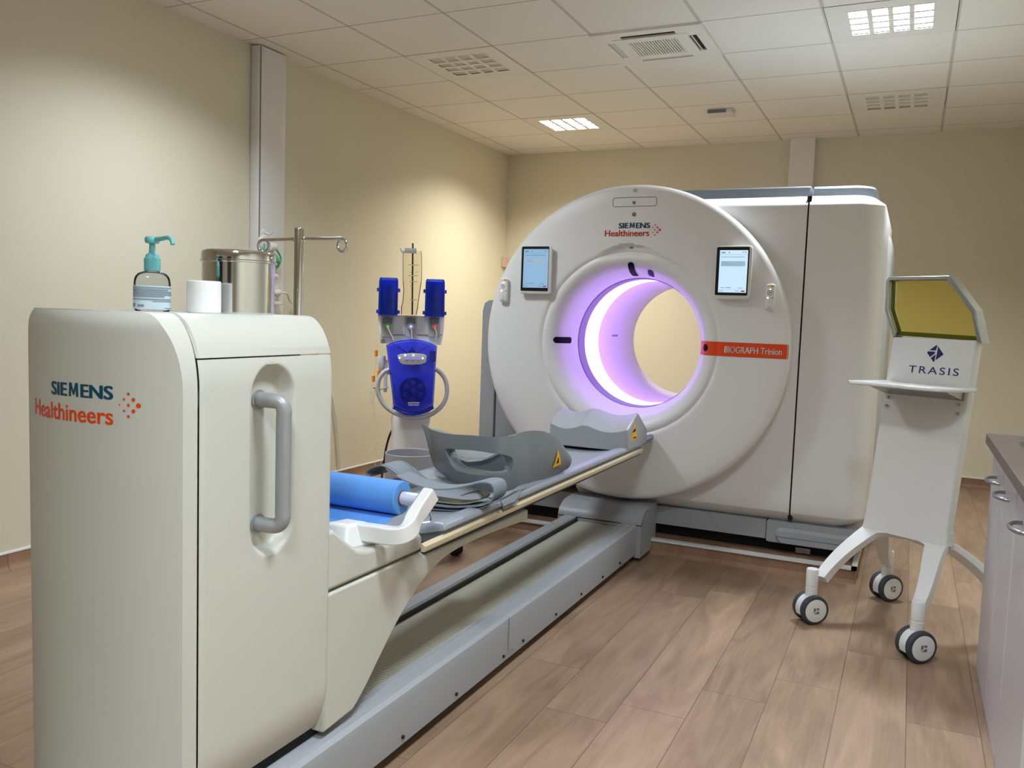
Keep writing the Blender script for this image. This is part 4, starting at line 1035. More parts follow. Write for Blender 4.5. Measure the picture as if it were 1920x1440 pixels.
# foot: five spoke base with castors
bx0 = secs[0][0]; by0 = IY+.14
for k in range(5):
    a = math.radians(-53)+2*PI*k/5; d = Vector((math.cos(a), math.sin(a), 0)); c = Vector((bx0, by0, 0))
    bm = B(); tube(bm, [c+Vector((0, 0, .10)), c+d*.15+Vector((0, 0, .095)), c+d*.38+Vector((0, 0, .085))], [.035, .028, .02], 12); lg = obj('base_leg', bm, M['lgrey'], t)
    bm = B(); e = d.cross(Vector((0, 0, 1))); cc = c+d*.38+Vector((0, 0, .036)); cyl(bm, cc-e*.02, cc+e*.02, .036, 24); obj('castor', bm, M['black'], lg)
bm = B(); lathe(bm, [(0, .06), (.12, .06), (.12, .10), (.105, .115), (0, .115)], (bx0, by0, 0), 'z', 40); obj('base_hub', bm, M['lgrey'], t)
# head housing
a, b = ip(707, 645), ip(834, 592)
bm = B()
def hsect(y, x0, x1, yy): q0, q1 = ip(x0, yy), ip(x1, yy); return q0.x, q1.x, (q0.z+q1.z)/2
rings = []
for yy, x0, x1 in ((646, 713, 828), (640, 711, 829), (624, 709, 832), (600, 708, 834), (592, 708, 834)):
    l_, r_, z_ = hsect(0, x0, x1, yy); rings.append([(x, y, z_) for x, y in rrect(l_, r_, IY+.03, IY+.20, .02, 4)])
loft(bm, rings); obj('head_housing', bm, M['white'], t, angle=40)
l_, r_ = ip(714, 628, .028), ip(829, 628, .028)
bm = B(); tube(bm, [(l_.x, l_.y, l_.z), (r_.x, r_.y, r_.z)], .0022, 6); obj('housing_seam', bm, M['seam'], t)
# three clip columns with LEDs
for (x0, x1), led, mled in (((714.5, 738.5), (727, 612), 'led_g'), ((759, 782.5), (770.5, 612.5), 'led_b'), ((803, 826), (815, 613), 'led_r')):
    q0, q1 = ip(x0, 632, .02), ip(x1, 592, .02)
    bm = B(); box(bm, q0.x, q1.x, IY+.018, IY+.036, min(q0.z, q1.z), max(q0.z, q1.z)); ck = obj('clip_column', bm, M['lgrey'], t, bevel=.003)
    w0, w1 = ip(x0+3, 607, .01), ip(x1-3, 596, .01)
    bm = B(); box(bm, w0.x, w1.x, IY+.008, IY+.020, min(w0.z, w1.z), max(w0.z, w1.z)); obj('clamp', bm, M['dgrey'], ck, bevel=.003)
    p = ip(*led, .01); bm = B(); cyl(bm, (p.x, IY+.019, p.z), (p.x, IY+.006, p.z), .018, 24); obj('valve_knob', bm, M['grey'], ck, bevel=.002)
    bm = B(); sphere(bm, (p.x, IY+.005, p.z), .0065, 12); ll = obj('indicator_light', bm, M[mled], ck)
    w0, w1 = ip(x0+8, 603, .0), ip(x0+16, 592, .0)
    bm = B(); tube(bm, [(w0.x, IY+.012, w0.z), (w0.x+.004, IY+.006, (w0.z+w1.z)/2), ((w0.x+w1.x)/2, IY+.004, w1.z-.004), (w1.x-.004, IY+.006, (w0.z+w1.z)/2), (w1.x, IY+.012, w0.z)], .003, 8); obj('wire_loop', bm, M['dgrey'], ck)
k0 = ip(718, 639, .02); bm = B(); cyl(bm, (k0.x, IY+.05, k0.z), (k0.x, IY+.012, k0.z), .011, 20); obj('side_knob', bm, M['dgrey'], t, bevel=.002)
# blue pods
for (x0, x1, x2, x3, y0, y1) in ((711, 747, 708.5, 745.5, 520, 591), (798.5, 834.5, 796, 833.5, 523, 593.5)):
    tl_, tr_, bl_, br_ = ip(x0, y0), ip(x1, y0), ip(x2, y1), ip(x3, y1)
    bm = B(); rings = []
    for k, ins in ((0, 0), (.15, 0), (.5, 0), (.9, 0), (.97, .002), (1, .006)):
        xl, xr, z_ = bl_.x+(tl_.x-bl_.x)*k, br_.x+(tr_.x-br_.x)*k, bl_.z+(tl_.z-bl_.z)*k
        rings.append([(x, y, z_) for x, y in rrect(xl+ins, xr-ins, IY-.02+ins, IY+.08-ins, .018, 4)])
    loft(bm, rings); pod = obj('syringe_pod', bm, M['bluetint'], t, angle=40); pod['label'] = 'blue see-through pod'
    xm = (bl_.x+br_.x)/2+.001; zb_, ztp = bl_.z, tl_.z; H = ztp-zb_
    bm = B(); cyl(bm, (xm, IY+.035, zb_+.01), (xm, IY+.035, zb_+H*.35), .030, 20, .016); cyl(bm, (xm, IY+.035, zb_+H*.35), (xm, IY+.035, zb_+H*.82), .026, 20); obj('inner_holder', bm, M['bluedeep'], pod)
    bm = B(); box(bm, bl_.x+.006, br_.x-.006, IY+.066, IY+.074, zb_+.004, ztp-.01); obj('pod_back', bm, M['bluesolid'], pod)
    for zf in (.10, .68):
        for xx in ((bl_.x+(tl_.x-bl_.x)*zf-.010, bl_.x+(tl_.x-bl_.x)*zf+.001), (br_.x+(tr_.x-br_.x)*zf-.001, br_.x+(tr_.x-br_.x)*zf+.010)):
            bm = B(); box(bm, xx[0], xx[1], IY+.02, IY+.045, zb_+H*zf-.009, zb_+H*zf+.009); obj('hinge_lug', bm, M['bluesolid'], pod, smooth=False)
# pump cover
cv = [(724, 647), (735, 642), (752, 638), (772, 636), (792, 638), (808, 643), (819.5, 649)]
cb = [(812.5, 763), (800, 770), (788, 774), (775, 776), (760, 774), (748, 769), (738, 763)]
C0 = IY-.06
outl = [(ipy(x, y, C0).x, ipy(x, y, C0).z) for x, y in cv+cb]
bm = curve_solid([closed_smooth(outl, 1)], .012, .003, lambda a, b, c: (a, C0+c, b)); pc_ = obj('pump_cover', bm, M['covertint'], t, angle=50); pc_['label'] = 'blue see-through cover'
cxm = sum(p[0] for p in outl)/len(outl); czm = sum(p[1] for p in outl)/len(outl)
bm = curve_solid([[(cxm+(a-cxm)*.95, czm+(b-czm)*.96) for a, b in outl]], .05, .008, lambda a, b, c: (a, C0+.085+c, b)); obj('pump_housing', bm, mat('pump_housing_blue', (170, 176, 236), .3), t, angle=50)
bm = B(); 
for z_, th in ((0, .004),): pass
edge = [(a, C0+.004, b) for a, b in outl[7:]]; tube(bm, [Vector((a, y, b-.0)) for a, y, b in edge], .010, 8); obj('cover_lip', bm, M['bluesolid'], t)
# rotor wheel behind the cover
q = ip(774, 733, -.03)
bm = B(); cyl(bm, (q.x, C0+.062, q.z), (q.x, C0+.045, q.z), .069, 40); rw = obj('pump_rotor', bm, M['bluedeep'], t, bevel=.003)
for k in range(6):
    a = PI/6+2*PI*k/6; c = Vector((q.x+.038*math.cos(a), C0+.045, q.z+.038*math.sin(a)))
    bm = B(); cyl(bm, c, c-Vector((0, .016, 0)), .014, 20); obj('roller', bm, M['nickel'], rw, bevel=.003)
bm = B(); cyl(bm, (q.x, C0+.046, q.z), (q.x, C0+.026, q.z), .016, 20); obj('rotor_hub', bm, M['bluesolid'], rw, bevel=.003)
bm = B(); q2 = ip(811, 668, -.03); box(bm, q2.x-.016, q2.x+.016, C0+.03, C0+.06, q2.z-.028, q2.z+.028); obj('air_sensor', bm, M['bluedeep'], t, bevel=.004)
bm = B()
for sx_ in (-1, 0, 1):
    s0_, s1_ = ip(773+sx_*28, 650, -.03), ip(773+sx_*6, 664, -.03); tube(bm, [(s0_.x, C0+.04, s0_.z), (s1_.x, C0+.04, s1_.z)], .003, 6)
obj('line_guides', bm, M['bluedeep'], t)
bm = B(); q3 = ip(773, 662, -.03); cyl(bm, (q3.x, C0+.05, q3.z), (q3.x, C0+.035, q3.z), .020, 20); obj('manifold', bm, M['bluedeep'], t)
# control strip
cs = [(745, 666), (752, 664), (773, 662), (795, 664), (800, 667), (799, 679), (790, 683), (773, 684), (755, 683), (749, 679)]
C1 = C0-.012
o_ = [(ipy(x, y, C1).x, ipy(x, y, C1).z) for x, y in cs]
bm = curve_solid([o_], .010, .002, lambda a, b, c: (a, C1+c, b)); cp = obj('control_strip', bm, M['lgrey'], t, angle=50)
a, b = ipy(756.5, 674, C1-.006), ipy(790, 669, C1-.006); bm = B(); box(bm, a.x, b.x, C1-.0065, C1-.004, a.z, b.z); obj('display', bm, M['lcd'], cp, smooth=False)
for x, y, r, mm in ((749, 671, .0042, 'led_w'), (759.5, 666.2, .0042, 'led_w'), (775, 666.2, .0042, 'led_w'), (792.5, 671.7, .0042, 'led_w'), (779, 682, .0042, 'tagorange'), (763, 677, .003, 'seam'), (774, 677, .003, 'seam'), (784, 677, .003, 'seam')):
    p = ipy(x, y, C1-.006); bm = B(); cyl(bm, (p.x, C1-.0045, p.z), (p.x, C1-.0075, p.z), r, 14); obj('button', bm, M[mm], cp, smooth=False)
bm = B()
for x0, x1, y0, y1 in ((765, 787, 754.2, 756.4), (766, 786, 758.2, 760)):
    for k in range(9):
        a, b = ipy(x0+(x1-x0)*k/9, y1, C0-.008), ipy(x0+(x1-x0)*(k+.62)/9, y0+(k % 2)*.5, C0-.008); box(bm, a.x, b.x, C0-.0075, C0-.0065, a.z, b.z)
obj('small_print', bm, M['whiteprint'], pc_, smooth=False)
# ring handle
R0 = IY-.03
pts = [(731, 693), (721, 697), (711, 710), (708, 726), (711, 743), (721, 760), (736, 772), (754, 780), (775, 783.5), (797, 781), (815, 773), (829, 760), (837, 743), (838, 725), (834, 710), (826, 699), (817, 692)]
bm = B(); tube(bm, smooth_path([ipy(x, y, R0) for x, y in pts], 4), .0115, 12); obj('ring_handle', bm, M['lgrey'], t)
# bottle hanger: black rod, grey bracket
p0, p1 = ip(773, 590, .07), ip(774, 456, .07)
bm = B(); cyl(bm, p0, p1, .0042, 12); obj('hanger_rod', bm, M['black'], t)
h0_, h1_ = ip(759, 474, .055), ip(781, 466, .055)
bm = B(); box(bm, h0_.x, h1_.x, IY+.045, IY+.075, min(h0_.z, h1_.z), max(h0_.z, h1_.z)); k_ = ip(759, 472, .055); k2 = ip(751, 466, .055)
tube(bm, smooth_path([k_, Vector(((k_.x+k2.x)/2, k_.y, k_.z-.004)), Vector((k2.x+.002, k2.y, k2.z-.006)), k2], 4), .0035, 8)
obj('hook_bracket', bm, M['grey'], t, angle=40)
# transparent infusion bottle
t2 = thing('infusion_bottle', 'clear empty infusion bottle hanging between the two blue pods', 'infusion bottle', iw(772, 592, .02))
bm = B(); rings = []
for y, x0, x1, dd in ((470.5, 756, 790, .012), (478, 755, 791, .02), (505, 755, 791.5, .028), (525, 755, 791, .028), (545, 756.5, 788, .026), (565, 755, 785, .026), (573, 753, 784, .026), (576, 752, 784, .02), (590, 752, 781, .018)):
    a, b = ipy(x0, y, IY+.01), ipy(x1, y, IY+.01); rings.append([(x, yy, (a.z+b.z)/2) for x, yy in rrect(a.x, b.x, IY+.01-dd, IY+.01+dd, min(dd*.9, .016), 4)])
loft(bm, rings); obj('bottle', bm, mat_tint('clear_bottle', (246, 244, 236), ior=1.25), t2, angle=50)
bm = B()
for y, x0, x1 in ((497, 766, 786), (510, 767, 772), (510, 778, 784), (517, 766, 784), (528, 768, 783), (537, 769, 773), (562, 768, 782)):
    a, b = ipy(x0, y+.5, IY-.02), ipy(x1, y-.5, IY-.02); box(bm, a.x, b.x, IY-.0206, IY-.020, a.z, b.z)
obj('scale_marks', bm, mat('faint_print', (176, 168, 140), .6), t2, smooth=False)
# drip lines from the valves into the cover
bm = B()
for L in (((727, 614), (733, 627), (738, 637)), ((815, 615), (819, 625), (817, 636)), ((771, 614), (772, 628), (773, 640))):
    tube(bm, [ipy(x, y, IY-.01) for x, y in L], .0026, 8)
obj('feed_lines', bm, M['wire'], t)
# side holder with cup and tubing
a = ip(716, 682, .08)
t3 = thing('drip_chamber_holder', 'white cup holder with orange tagged tubes on the left side of the injector', 'tube holder', turned(a))
bm = B(); lathe(bm, [(0, -.045), (.014, -.045), (.017, -.03), (.020, .0), (.020, .035), (.018, .036), (.017, .0), (0, -.02)], (a.x, IY+.08, a.z+.005), 'z', 24); obj('cup', bm, M['gloss'], t3)
b = ip(722, 700, .08); bm = B(); box(bm, b.x-.006, b.x+.012, IY+.07, IY+.095, ip(722, 735, .08).z, ip(722, 675, .08).z); obj('upright', bm, M['gloss'], t3, bevel=.003)
bm = B(); tube(bm, smooth_path([ip(700, 727, .05), ip(712, 730, .05), ip(728, 726, .08)], 4), .004, 8); box(bm, b.x+.010, icx-.05, IY+.075, IY+.09, ip(722, 700, .08).z-.006, ip(722, 700, .08).z+.006); obj('tray_wire', bm, M['lgrey'], t3)
for (x, y) in ((705, 662), (710, 700), (700, 710)):
    p = ip(x, y, .04); bm = B(); cyl(bm, (p.x, IY+.04, p.z-.017), (p.x, IY+.04, p.z+.017), .0085, 12); tg = obj('orange_tag', bm, M['tagorange'], t3, bevel=.002); tg['label'] = 'orange tag'
bm = B()
for L in (((707, 636), (705, 650), (705, 680), (702, 700), (697, 740), (703, 780), (712, 815)), ((710, 690), (706, 715), (701, 745), (700, 770), (708, 800)), ((700, 714), (696, 730), (695, 755)), ((712, 815), (700, 838), (690, 850), (700, 862), (706, 880)), ((714, 812), (705, 845), (715, 858), (712, 884)), ((695, 755), (710, 757))):
    tube(bm, smooth_path([ip(x, y, .06) for x, y in L], 5), .0013, 6)
obj('tubing', bm, M['wire'], t3)
WARP = None
# black cable of the injector
bm = B(); tube(bm, smooth_path([iw(736, 805, .19), iw(730, 818, .19), iw(724, 840, .19), iw(721, 860, .19), iw(717, 885, .19), iw(712, 930, .19), onz(700, 962, .008)], 6), .006, 8)
tag(obj('power_cable', bm, M['black'], org=(0, 0, 0)), 'black cable drooping from the left of the injector column', 'cable')
bm = B(); tube(bm, smooth_path([iw(800, 816, .19), iw(803, 830, .19), iw(804, 850, .19), iw(806, 880, .19), iw(806, 930, .19), onz(812, 955, .008)], 6), .006, 8)
tag(obj('power_cable', bm, M['black']), 'black cable at the right of the injector column, beside the leg support', 'cable')
# waste bin
wy = 3.50; l_, r_ = ony(730, 845, wy), ony(812, 847, wy); wx = (l_.x+r_.x)/2; rr = (r_.x-l_.x)/2; wz = (ony(730, 848, wy).z+ony(812, 848, wy).z)/2
t = thing('waste_bin', 'round open grey bin standing in front of the injector column', 'bin', (wx, wy, 0))
bm = B(); lathe(bm, [(0, 0), (rr*.94, 0), (rr*.95, .005), (rr, wz-.002), (rr-.002, wz), (rr-.005, wz-.002), (rr*.9, .02), (0, .015)], (wx, wy, 0), 'z', 64); obj('shell', bm, mat('bin_grey', (164, 162, 168), .5), t)
bm = B(); box(bm, wx-.06, wx+.02, wy+.01, wy+.05, wz-.10, wz-.03); obj('crumpled_bag', bm, M['dgrey'], t, bevel=.01)

# ================================================================== WALL FITTINGS AT THE DUCT
DX = -3.54
def dp(x, y, o=.0): return onx(x, y, DX+o)
p = dp(495, 436); t = thing('coat_hook', 'small white wall hook at the top of the duct fittings', 'hook', (DX, p.y, p.z))
bm = B(); lathe(bm, [(0, 0), (.022, 0), (.022, .004), (.018, .008), (0, .008)], (DX, p.y, p.z), 'x', 24); tube(bm, smooth_path([(DX+.006, p.y, p.z), (DX+.04, p.y+.005, p.z-.01), (DX+.055, p.y+.008, p.z+.012)], 4), .007, 10); obj('hook', bm, M['gloss'], t)
p = dp(494, 455); t = thing('oxygen_outlet', 'round white wall outlet with a flow regulator on the duct', 'gas outlet', (DX, p.y, p.z))
bm = B(); lathe(bm, [(0, 0), (.05, 0), (.05, .012), (.04, .022), (0, .024)], (DX, p.y, p.z), 'x', 32); obj('outlet_body', bm, M['gloss'], t)
q = dp(511, 462, .05); bm = B(); cyl(bm, (DX+.015, p.y, p.z), (q.x, q.y, q.z), .012, 16); cyl(bm, (q.x, q.y-.03, q.z-.004), (q.x, q.y+.02, q.z), .024, 20); obj('regulator', bm, M['gloss'], t, bevel=.003)
bm = B(); cyl(bm, (q.x, q.y, q.z-.02), (q.x, q.y, q.z-.07), .009, 12); obj('nozzle', bm, M['lgrey'], t)
p = dp(511, 480, .05); t = thing('oxygen_mask', 'green translucent mask with looped tubing hanging on the duct', 'oxygen mask', (p.x, p.y, p.z))
bm = B(); z1_, z0_ = dp(509, 474, .05).z, dp(512, 500, .05).z
rings = []
for k, (w_, d_) in enumerate(((.010, .008), (.030, .024), (.042, .032), (.046, .032), (.040, .018), (.016, .008))):
    z_ = z1_+(z0_-z1_)*k/5; rings.append([(p.x+d_*math.cos(a), p.y+.006*k+w_*math.sin(a), z_) for a in [2*PI*j/20 for j in range(20)]])
loft(bm, rings); obj('mask_shell', bm, M['green'], t)
bm = B(); tube(bm, smooth_path([(p.x-.03, p.y-.04, z1_+.05), (p.x-.01, p.y-.06, z1_), (p.x, p.y-.03, z0_+.01), (p.x, p.y+.03, z0_-.012), (p.x, p.y+.075, z1_-.03), (p.x, p.y+.02, z1_+.03), (p.x-.02, p.y-.03, z1_+.045)], 6), .0055, 8); obj('tubing', bm, M['green'], t)
p0, p1 = dp(502, 560, .02), dp(519, 514, .02)
pc0 = (p0.y+p1.y)/2; t = thing('double_socket', 'white double power socket on the duct with a plug in the lower half', 'socket', (DX, pc0, p0.z))
bm = B(); prism(bm, rrect(p0.y, p1.y, p0.z, p1.z, .03, 6), 'x', DX, DX+.045); obj('faceplate', bm, M['gloss'], t, bevel=.006)
zc_ = (p0.z+p1.z)/2; dz_ = (p1.z-p0.z)*.24
for s_ in (1, -1):
    bm = B(); lathe(bm, [(.024, .0452), (.021, .0465), (.019, .0455), (.0, .0452)], (DX, pc0+.004, zc_+s_*dz_), 'x', 28); obj('socket_well', bm, M['lgrey'], t)
zpl = zc_-dz_
bm = B(); lathe(bm, [(0, .045), (.018, .045), (.019, .07), (.012, .085), (0, .087)], (DX, pc0+.004, zpl), 'x', 24); obj('plug', bm, M['gloss'], t)
st_ = Vector((DX+.075, pc0+.004, zpl)); en = dp(547, 573, .02)
bm = B(); tube(bm, smooth_path([st_, st_+Vector((.02, .04, -.005)), Vector((-3.56, 4.25, zpl-.05)), Vector((-3.595, 4.42, zpl-.15)), Vector((-3.60, 4.75, .60)), Vector((-3.60, 4.85, .10))], 6), .006, 8)
tag(obj('appliance_cable', bm, M['cable_w']), 'white cable running down the left wall from the double socket', 'cable')
p0, p1 = dp(499, 571, .02), dp(518, 564, .02)
t = thing('wall_shelf', 'tiny white bracket shelf below the double socket', 'shelf', (DX, (p0.y+p1.y)/2, p0.z))
bm = B(); box(bm, DX, DX+.06, p0.y, p1.y+.02, p0.z, p1.z-.004); obj('shelf_plate', bm, M['gloss'], t, bevel=.004)
p = dp(505, 583, .03); t = thing('blue_pen', 'thin blue stick hanging under the bracket shelf', 'pen', (p.x, p.y, p.z-.03))
bm = B(); cyl(bm, (p.x, p.y, p.z-.04), (p.x, p.y, p0.z-.001), .006, 10); obj('stick', bm, M['bluesolid'], t)
# red call point on the left wall, half hidden by the scanner
p = onx(949, 492, XL+.02)
t = thing('alarm_button', 'small pale red alarm box on the far left wall peeping past the scanner', 'alarm button', (XL, p.y, p.z))
bm = B(); box(bm, XL, XL+.03, p.y-.06, p.y+.06, p.z-.05, p.z+.05); obj('housing', bm, mat('pale_red', (222, 186, 172), .45), t, bevel=.006)

# ================================================================== SHIELDED CART
L0 = Vector((-.306, 3.62, 0)); CU_ = Vector((.873, -.489, 0)).normalized(); CV_ = Vector((.489, .873, 0)).normalized()
CW, CD = .45, .56
def cp_(s, d, z): return L0+CU_*s+CV_*d+Vector((0, 0, z))
def lean(z): return .25+(z-.345)*.155
t = K = thing('shielded_cart', 'white wheeled stand with yellow lead glass window and small tray', 'cart', cp_(.225, .28, 0))
def cpx(x, y, dd=0):
    """pixel -> (s, z) on the leaning panel plane shifted by dd"""
    z = 1.0
    for _ in range(20):
        d = lean(z)+dd; p0 = cp_(0, d, 0); r = ray(x, y); n = CV_; c = Vector((0, 0, CZ))
        P = c+r*(n.dot(p0-c)/n.dot(r)); z = P.z
    return (P-L0).dot(CU_), P.z
SL, SR = .052, .400
TH = .055
def panel_pt(s, z, dd=0): return cp_(s, lean(z)+dd, z)
# panel slab with rounded edges
bm = B()
def psec(z, l, r):
    return [panel_pt(s, z, c) for s, c in rrect(l, r, 0, TH, .008, 3)]
zs_ = [.378, .40, .43, .55, .75, .95, 1.10, 1.182]
rings = []
for z in zs_:
    l, r = SL, SR
    if z < .45: k = (.45-z)/.12; l -= .020*k*k; r += .020*k*k
    rings.append(psec(z, l, r))
loft(bm, rings); obj('panel', bm, M['gloss'], t, angle=40)
# four curved legs
def leg(side, front):
    """side -1 left, +1 right; front True: sweeps to the front castor"""
    n = 40; rings = []
    mid = .225; so = SL-.004 if side < 0 else SR+.004; sc1 = -.004 if side < 0 else CW+.004
    if side > 0 and not front: sc1 += .05
    z0_ = .43; d0 = lean(z0_)+(.0155 if front else TH-.0155); d1 = .035 if front else CD-.035
    for k in range(n+1):
        q = k/n
        # leave the panel downwards, bend, then fall in a long curve to the castor
        a = max(0, (q-.12)/.88); d = d0+(d1-d0)*(a**1.15 if front else a**.95)
        z = z0_-.055*min(1, q/.12)-.195*a**1.45+.0*q
        dq = (d1-d0)*(1.15*max(a, .03)**.15 if front else .95*max(a, .03)**-.05) if q > .12 else .0001
        zq = -.055/.12 if q < .12 else -.195*1.45*a**.45-.10*(1-a)
        o = so+(sc1-so)*(a*a*(3-2*a))
        e = max(0, min(1, (q-.17)/.10)); e = math.sqrt(max(0, 1-(1-e)**2))
        leg_in = abs(.085-.040*a)
        w_in = (abs(mid-o)*(1-e)+leg_in*e)
        i_ = o+w_in*(1 if side < 0 else -1)
        nn = Vector((0, zq, -dq)) if front else Vector((0, -zq, dq)); nn.normalize()
        if front: nn = -nn if nn.z < 0 else nn
        else: nn = -nn if nn.z < 0 else nn
        th = .026+.014*a
        off = CV_*nn.y*th+Vector((0, 0, nn.z*th))
        A, Bp = cp_(o, d, z), cp_(i_, d, z)
        rings.append([A+off*.5, Bp+off*.5, Bp-off*.5, A-off*.5])
    bm = B(); loft(bm, rings); return obj('leg', bm, M['gloss'], t, bevel=.005, seg=2, angle=50)
for s_ in (-1, 1):
    for f_ in (True, False): leg(s_, f_)
# window frame (aluminium channel) and lead glass
fo = [cpx(*p) for p in ((1676, 634), (1660, 582), (1662, 526), (1668, 519), (1781, 517), (1829, 582), (1842, 646))]
def scale_in(L, k):
    """inset polygon towards inside by k"""
    n = len(L); out = []
    ar = sum(L[i][0]*L[(i+1) % n][1]-L[(i+1) % n][0]*L[i][1] for i in range(n)); sg = 1 if ar > 0 else -1
    for i in range(n):
        a, b, c = Vector((*L[i-1], 0)), Vector((*L[i], 0)), Vector((*L[(i+1) % n], 0))
        d1, d2 = (b-a).normalized(), (c-b).normalized(); n1, n2 = Vector((-d1.y, d1.x, 0))*sg, Vector((-d2.y, d2.x, 0))*sg
        m = (n1+n2).normalized(); q = b+m*(k/max(.3, m.dot(n1))); out.append((q.x, q.y))
    return out
fi = scale_in(fo, .016)
FD0, FD1 = -.004, .062
bm = B(); n = len(fo)
V = {}
for key, L in (('o', fo), ('i', fi)):
    for d in (FD0, FD1): V[key, d] = [bm.verts.new(panel_pt(s, z, d)) for s, z in L]
for i in range(n-1):
    j = i+1
    for q in ((('o', FD0), ('i', FD0)), (('i', FD0), ('i', FD1)), (('i', FD1), ('o', FD1)), (('o', FD1), ('o', FD0))):
        bm.faces.new((V[q[0]][i], V[q[0]][j], V[q[1]][j], V[q[1]][i]))
for e in (0, n-1): bm.faces.new((V['o', FD0][e], V['i', FD0][e], V['i', FD1][e], V['o', FD1][e]))
obj('window_frame', bm, M['brushed'], t, bevel=.004, angle=20)
bm = B(); loft(bm, [[panel_pt(s, z, d) for s, z in fi] for d in (.018, .045)]); gl = obj('lead_glass', bm, M['leadglass'], t, smooth=False); gl['label'] = 'yellow tinted lead glass'
bm = B(); a, b = fi[0], fi[-1]
loft(bm, [[panel_pt(a[0]+.004, a[1]-.004, d) for d in (.017, .046)]+[panel_pt(a[0]-.002, a[1]+.014, d) for d in (.046, .017)], [panel_pt(b[0]-.004, b[1]-.004, d) for d in (.017, .046)]+[panel_pt(b[0]+.002, b[1]+.014, d) for d in (.046, .017)]]); obj('glass_edge', bm, M['leadedge'], t, smooth=False)
bm = B(); 
for a, b in ((fi[0], fi[1]), (fi[1], fi[2])): tube(bm, [panel_pt(a[0]+.003, a[1], .03), panel_pt(b[0]+.003, b[1], .03)], .005, 8)
obj('glass_edge', bm, M['leadedge'], t)
# emblem and lettering
def pl_(a, b): return panel_pt(a, b, -.0012)
t0, t1 = cpx(1703, 698), cpx(1797, 705); tt = cpx(1703, 685)
text('lettering', 'TRASIS', t0[0], t1[0], (t0[1]+t1[1])/2, tt[1]-t0[1]+.002, M['navy'], t, pl_, bold=.002, spacing=1.25)
ec_, er = cpx(1753.5, 663), .046
ez = cpx(1753.5, 647)[1]-ec_[1]
def em(a, b): return pl_(ec_[0]+a*ez*1.0, ec_[1]+b*ez)
bm = B()
for poly in ([(.0, 1.0), (.14, .95), (.03, .36), (-.78, .36)],
             [(.24, .86), (.98, .02), (.98, -.08), (.20, -.76)],
             [(-.94, .22), (-.05, .22), (-.02, .02), (-.55, -.44), (-.98, .04)],
             [(.10, -.08), (-.44, -.55), (-.08, -.97), (.06, -.94)]):
    bm.faces.new([bm.verts.new(em(a*.98, b)) for a, b in poly])
obj('emblem', bm, M['navy'], t, smooth=False)['label'] = 'dark blue diamond emblem'
# tray shelf on steel brackets
ZSH = 1.000
def shp(x, y, z): p = onz(x, y, z); q = p-L0; return q.dot(CU_), q.dot(CV_)
s0_, s1_ = .010, .455; dF, dB = .115, lean(ZSH)+.002
tb = [(s0_, dF+.03), (s0_+.02, dF), (s1_-.10, dF), (s1_-.03, dF+.05), (s1_, dB-.05), (s1_-.03, dB), (s0_+.04, dB)]
bm = B(); loft(bm, [[cp_(s, d, z) for s, d in tb] for z in (ZSH-.014, ZSH-.004, ZSH)]); obj('tray', bm, M['gloss'], t, bevel=.004, angle=40)
bm = B(); loft(bm, [[cp_(s, d, z) for s, d, z in ((s, lean(.98)-.001, ZSH-.013), (s, dF+.10, ZSH-.013), (s, dF+.10, ZSH-.020), (s, lean(.95)-.001, ZSH-.055))] for s in (.06, .385)]); br_ = obj('bracket', bm, M['brushed'], t, smooth=False)
bm = B()
for s in (.075, .37):
    for z in (.93, .895):
        c = panel_pt(s, z, -.001); cyl(bm, c+CV_*.002, c-CV_*.008, .006, 12)
obj('screw', bm, M['nickel'], t)
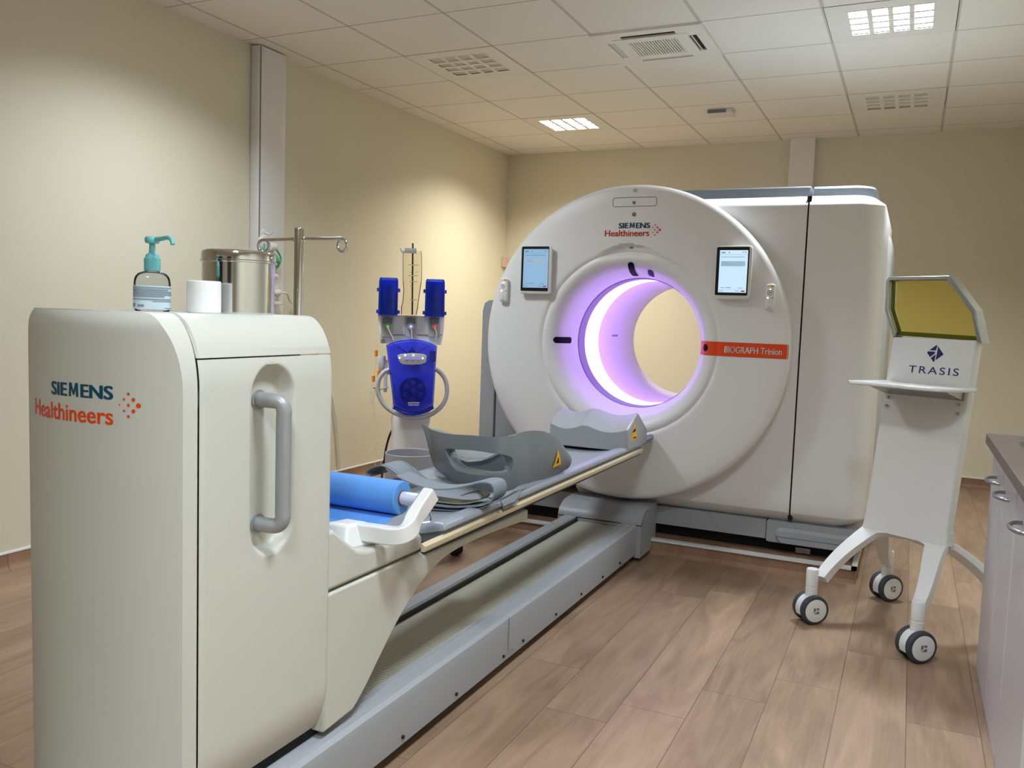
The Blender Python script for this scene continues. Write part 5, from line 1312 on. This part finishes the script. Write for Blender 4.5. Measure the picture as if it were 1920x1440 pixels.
# castors
def castor(pos, axis, label=None, brake=False):
    c = pos+Vector((0, 0, .060)); ax = axis
    bm = B(); st0 = pos+Vector((0, 0, .112)); lathe(bm, [(0, 0), (.024, 0), (.024, .036), (.0225, .037), (.0225, .041), (.024, .042), (.0245, .108), (.022, .112), (0, .112)], tuple(st0), 'z', 28)
    ca = obj('castor', bm, M['gloss'], t, angle=40)
    bm = B(); fwd = ax.cross(Vector((0, 0, 1)))
    rings = []
    for k in range(13):
        a = math.radians(-25+200*k/12); r = .058
        p = c+fwd*r*math.cos(a)+Vector((0, 0, r*math.sin(a))); q = c+fwd*(r-.02)*math.cos(a)+Vector((0, 0, (r-.02)*math.sin(a)))
        rings.append([p-ax*.017, p+ax*.017, q+ax*.017, q-ax*.017])
    loft(bm, rings); obj('fork_cover', bm, M['gloss'], ca, angle=40)
    for sgn in (1, -1):
        bm = B(); prof = [(.047, .020), (.052, .018), (.058, .019), (.060, .024), (.060, .034), (.058, .040), (.053, .043), (.047, .043), (.047, .020)]
        V_ = []
        for r, h in prof: V_.append([c+ax*h*sgn+(fwd*math.cos(2*PI*k/40)+Vector((0, 0, math.sin(2*PI*k/40))))*r for k in range(40)])
        loft(bm, V_, cap=False); ty = obj('tyre', bm, M['rubber'], ca)
        bm = B(); V_ = [[c+ax*h*sgn+(fwd*math.cos(2*PI*k/40)+Vector((0, 0, math.sin(2*PI*k/40))))*r for k in range(40)] for r, h in ((.047, .020), (.048, .0425), (.040, .0450), (.010, .0455))]
        loft(bm, V_); obj('hub_cap', bm, M['gloss'] if sgn == 1 else M['rubber'], ca)
    bm = B()
    def mk(a, b): return c+ax*.0462-fwd*a+Vector((0, 0, b))
    k = .0125
    for poly in ([(-1, 1), (-.2, 1), (-.2, .2), (-1, -.6)], [(0, 1), (1, 1), (1, .3), (.1, .3)], [(-.7, -1), (.3, -.1), (1, -.1), (1, -1)], [(-1, -1), (-.95, -.8), (-.3, -.2), (-.3, .0)]):
        bm.faces.new([bm.verts.new(mk(a*k, b*k)) for a, b in poly])
    obj('wheel_mark', bm, M['dgrey'], ca, smooth=False)
    if brake:
        bm = B(); loft(bm, [[c-ax*.02+fwd*a*-1+Vector((0, 0, b)) for a, b in ((.03, .055), (.062, .03), (.078, .004), (.074, -.004), (.05, .02), (.03, .045))], [c-ax*.036+fwd*a*-1+Vector((0, 0, b)) for a, b in ((.03, .055), (.062, .03), (.078, .004), (.074, -.004), (.05, .02), (.03, .045))]]); obj('brake_pedal', bm, M['rubber'], ca)
wa = Vector((.60, -.80, 0)).normalized()
for s, d in ((0, 0), (CW, 0), (0, CD), (CW+.05, CD)):
    castor(cp_(s, d, 0), wa if not (s == 0 and d == CD) else Vector((.66, -.75, 0)).normalized(), brake=(s == 0 and d == CD))

# ================================================================== SINK COUNTER AT RIGHT
FX, EY = .288, 3.43
ZC = .857
units = [(3.43, 3.03), (3.025, 2.66), (2.655, 2.20)]
for n_, (yb_, ya_) in enumerate(units):
    t = thing('base_cabinet', ['white base cabinet at the far end of the counter', 'white base cabinet second from the far end of the counter', 'white base cabinet nearest the camera at the right edge'][n_], 'cabinet', (FX+.3, (ya_+yb_)/2, 0), 'base cabinets under the worktop')
    bm = B(); box(bm, FX+.02, XR-.002, ya_+.002, yb_-.002, 0, ZC-.036); obj('carcass', bm, M['melamine'], t, smooth=False)
    bm = B(); box(bm, FX, FX+.018, ya_+.003, yb_-.003, .004, ZC-.04); d_ = obj('door', bm, M['melamine'], t, bevel=.002)
    zh = ZC-.125; yc = (3.17, 2.885, 2.435)[n_]
    bm = B(); tube(bm, smooth_path([(FX+.002, yc-.065, zh), (FX-.018, yc-.060, zh), (FX-.032, yc-.03, zh), (FX-.036, yc, zh), (FX-.032, yc+.03, zh), (FX-.018, yc+.060, zh), (FX+.002, yc+.065, zh)], 5), .0055, 10); obj('bow_handle', bm, M['nickel'], d_)
bm = B(); box(bm, .262, XR-.002, 2.20, EY+.012, ZC-.035, ZC)
w_ = obj('worktop', bm, M['worktop'], bevel=.002, org=(.6, 2.4, ZC-.035)); tag(w_, 'grey oak worktop along the right side', 'worktop')
a = onz(1903, 828, ZC)
t = thing('inset_sink', 'steel sink let into the worktop at the right edge', 'sink', (.6, a.y-.25, ZC))
yx = a.y; xx = max(.34, onz(1903, 828, ZC).x)
bm = B(); 
rings = [[(x, y, z) for x, y in rrect(xx+o, xx+.46-o, yx-.5+o, yx-o, .03, 4)] for o, z in ((0, ZC+.0005), (.004, ZC+.004), (.02, ZC+.004), (.024, ZC+.001))]
loft(bm, rings); obj('rim', bm, mat('sink_steel', (120, 124, 120), .35, metal=1), t, angle=30)
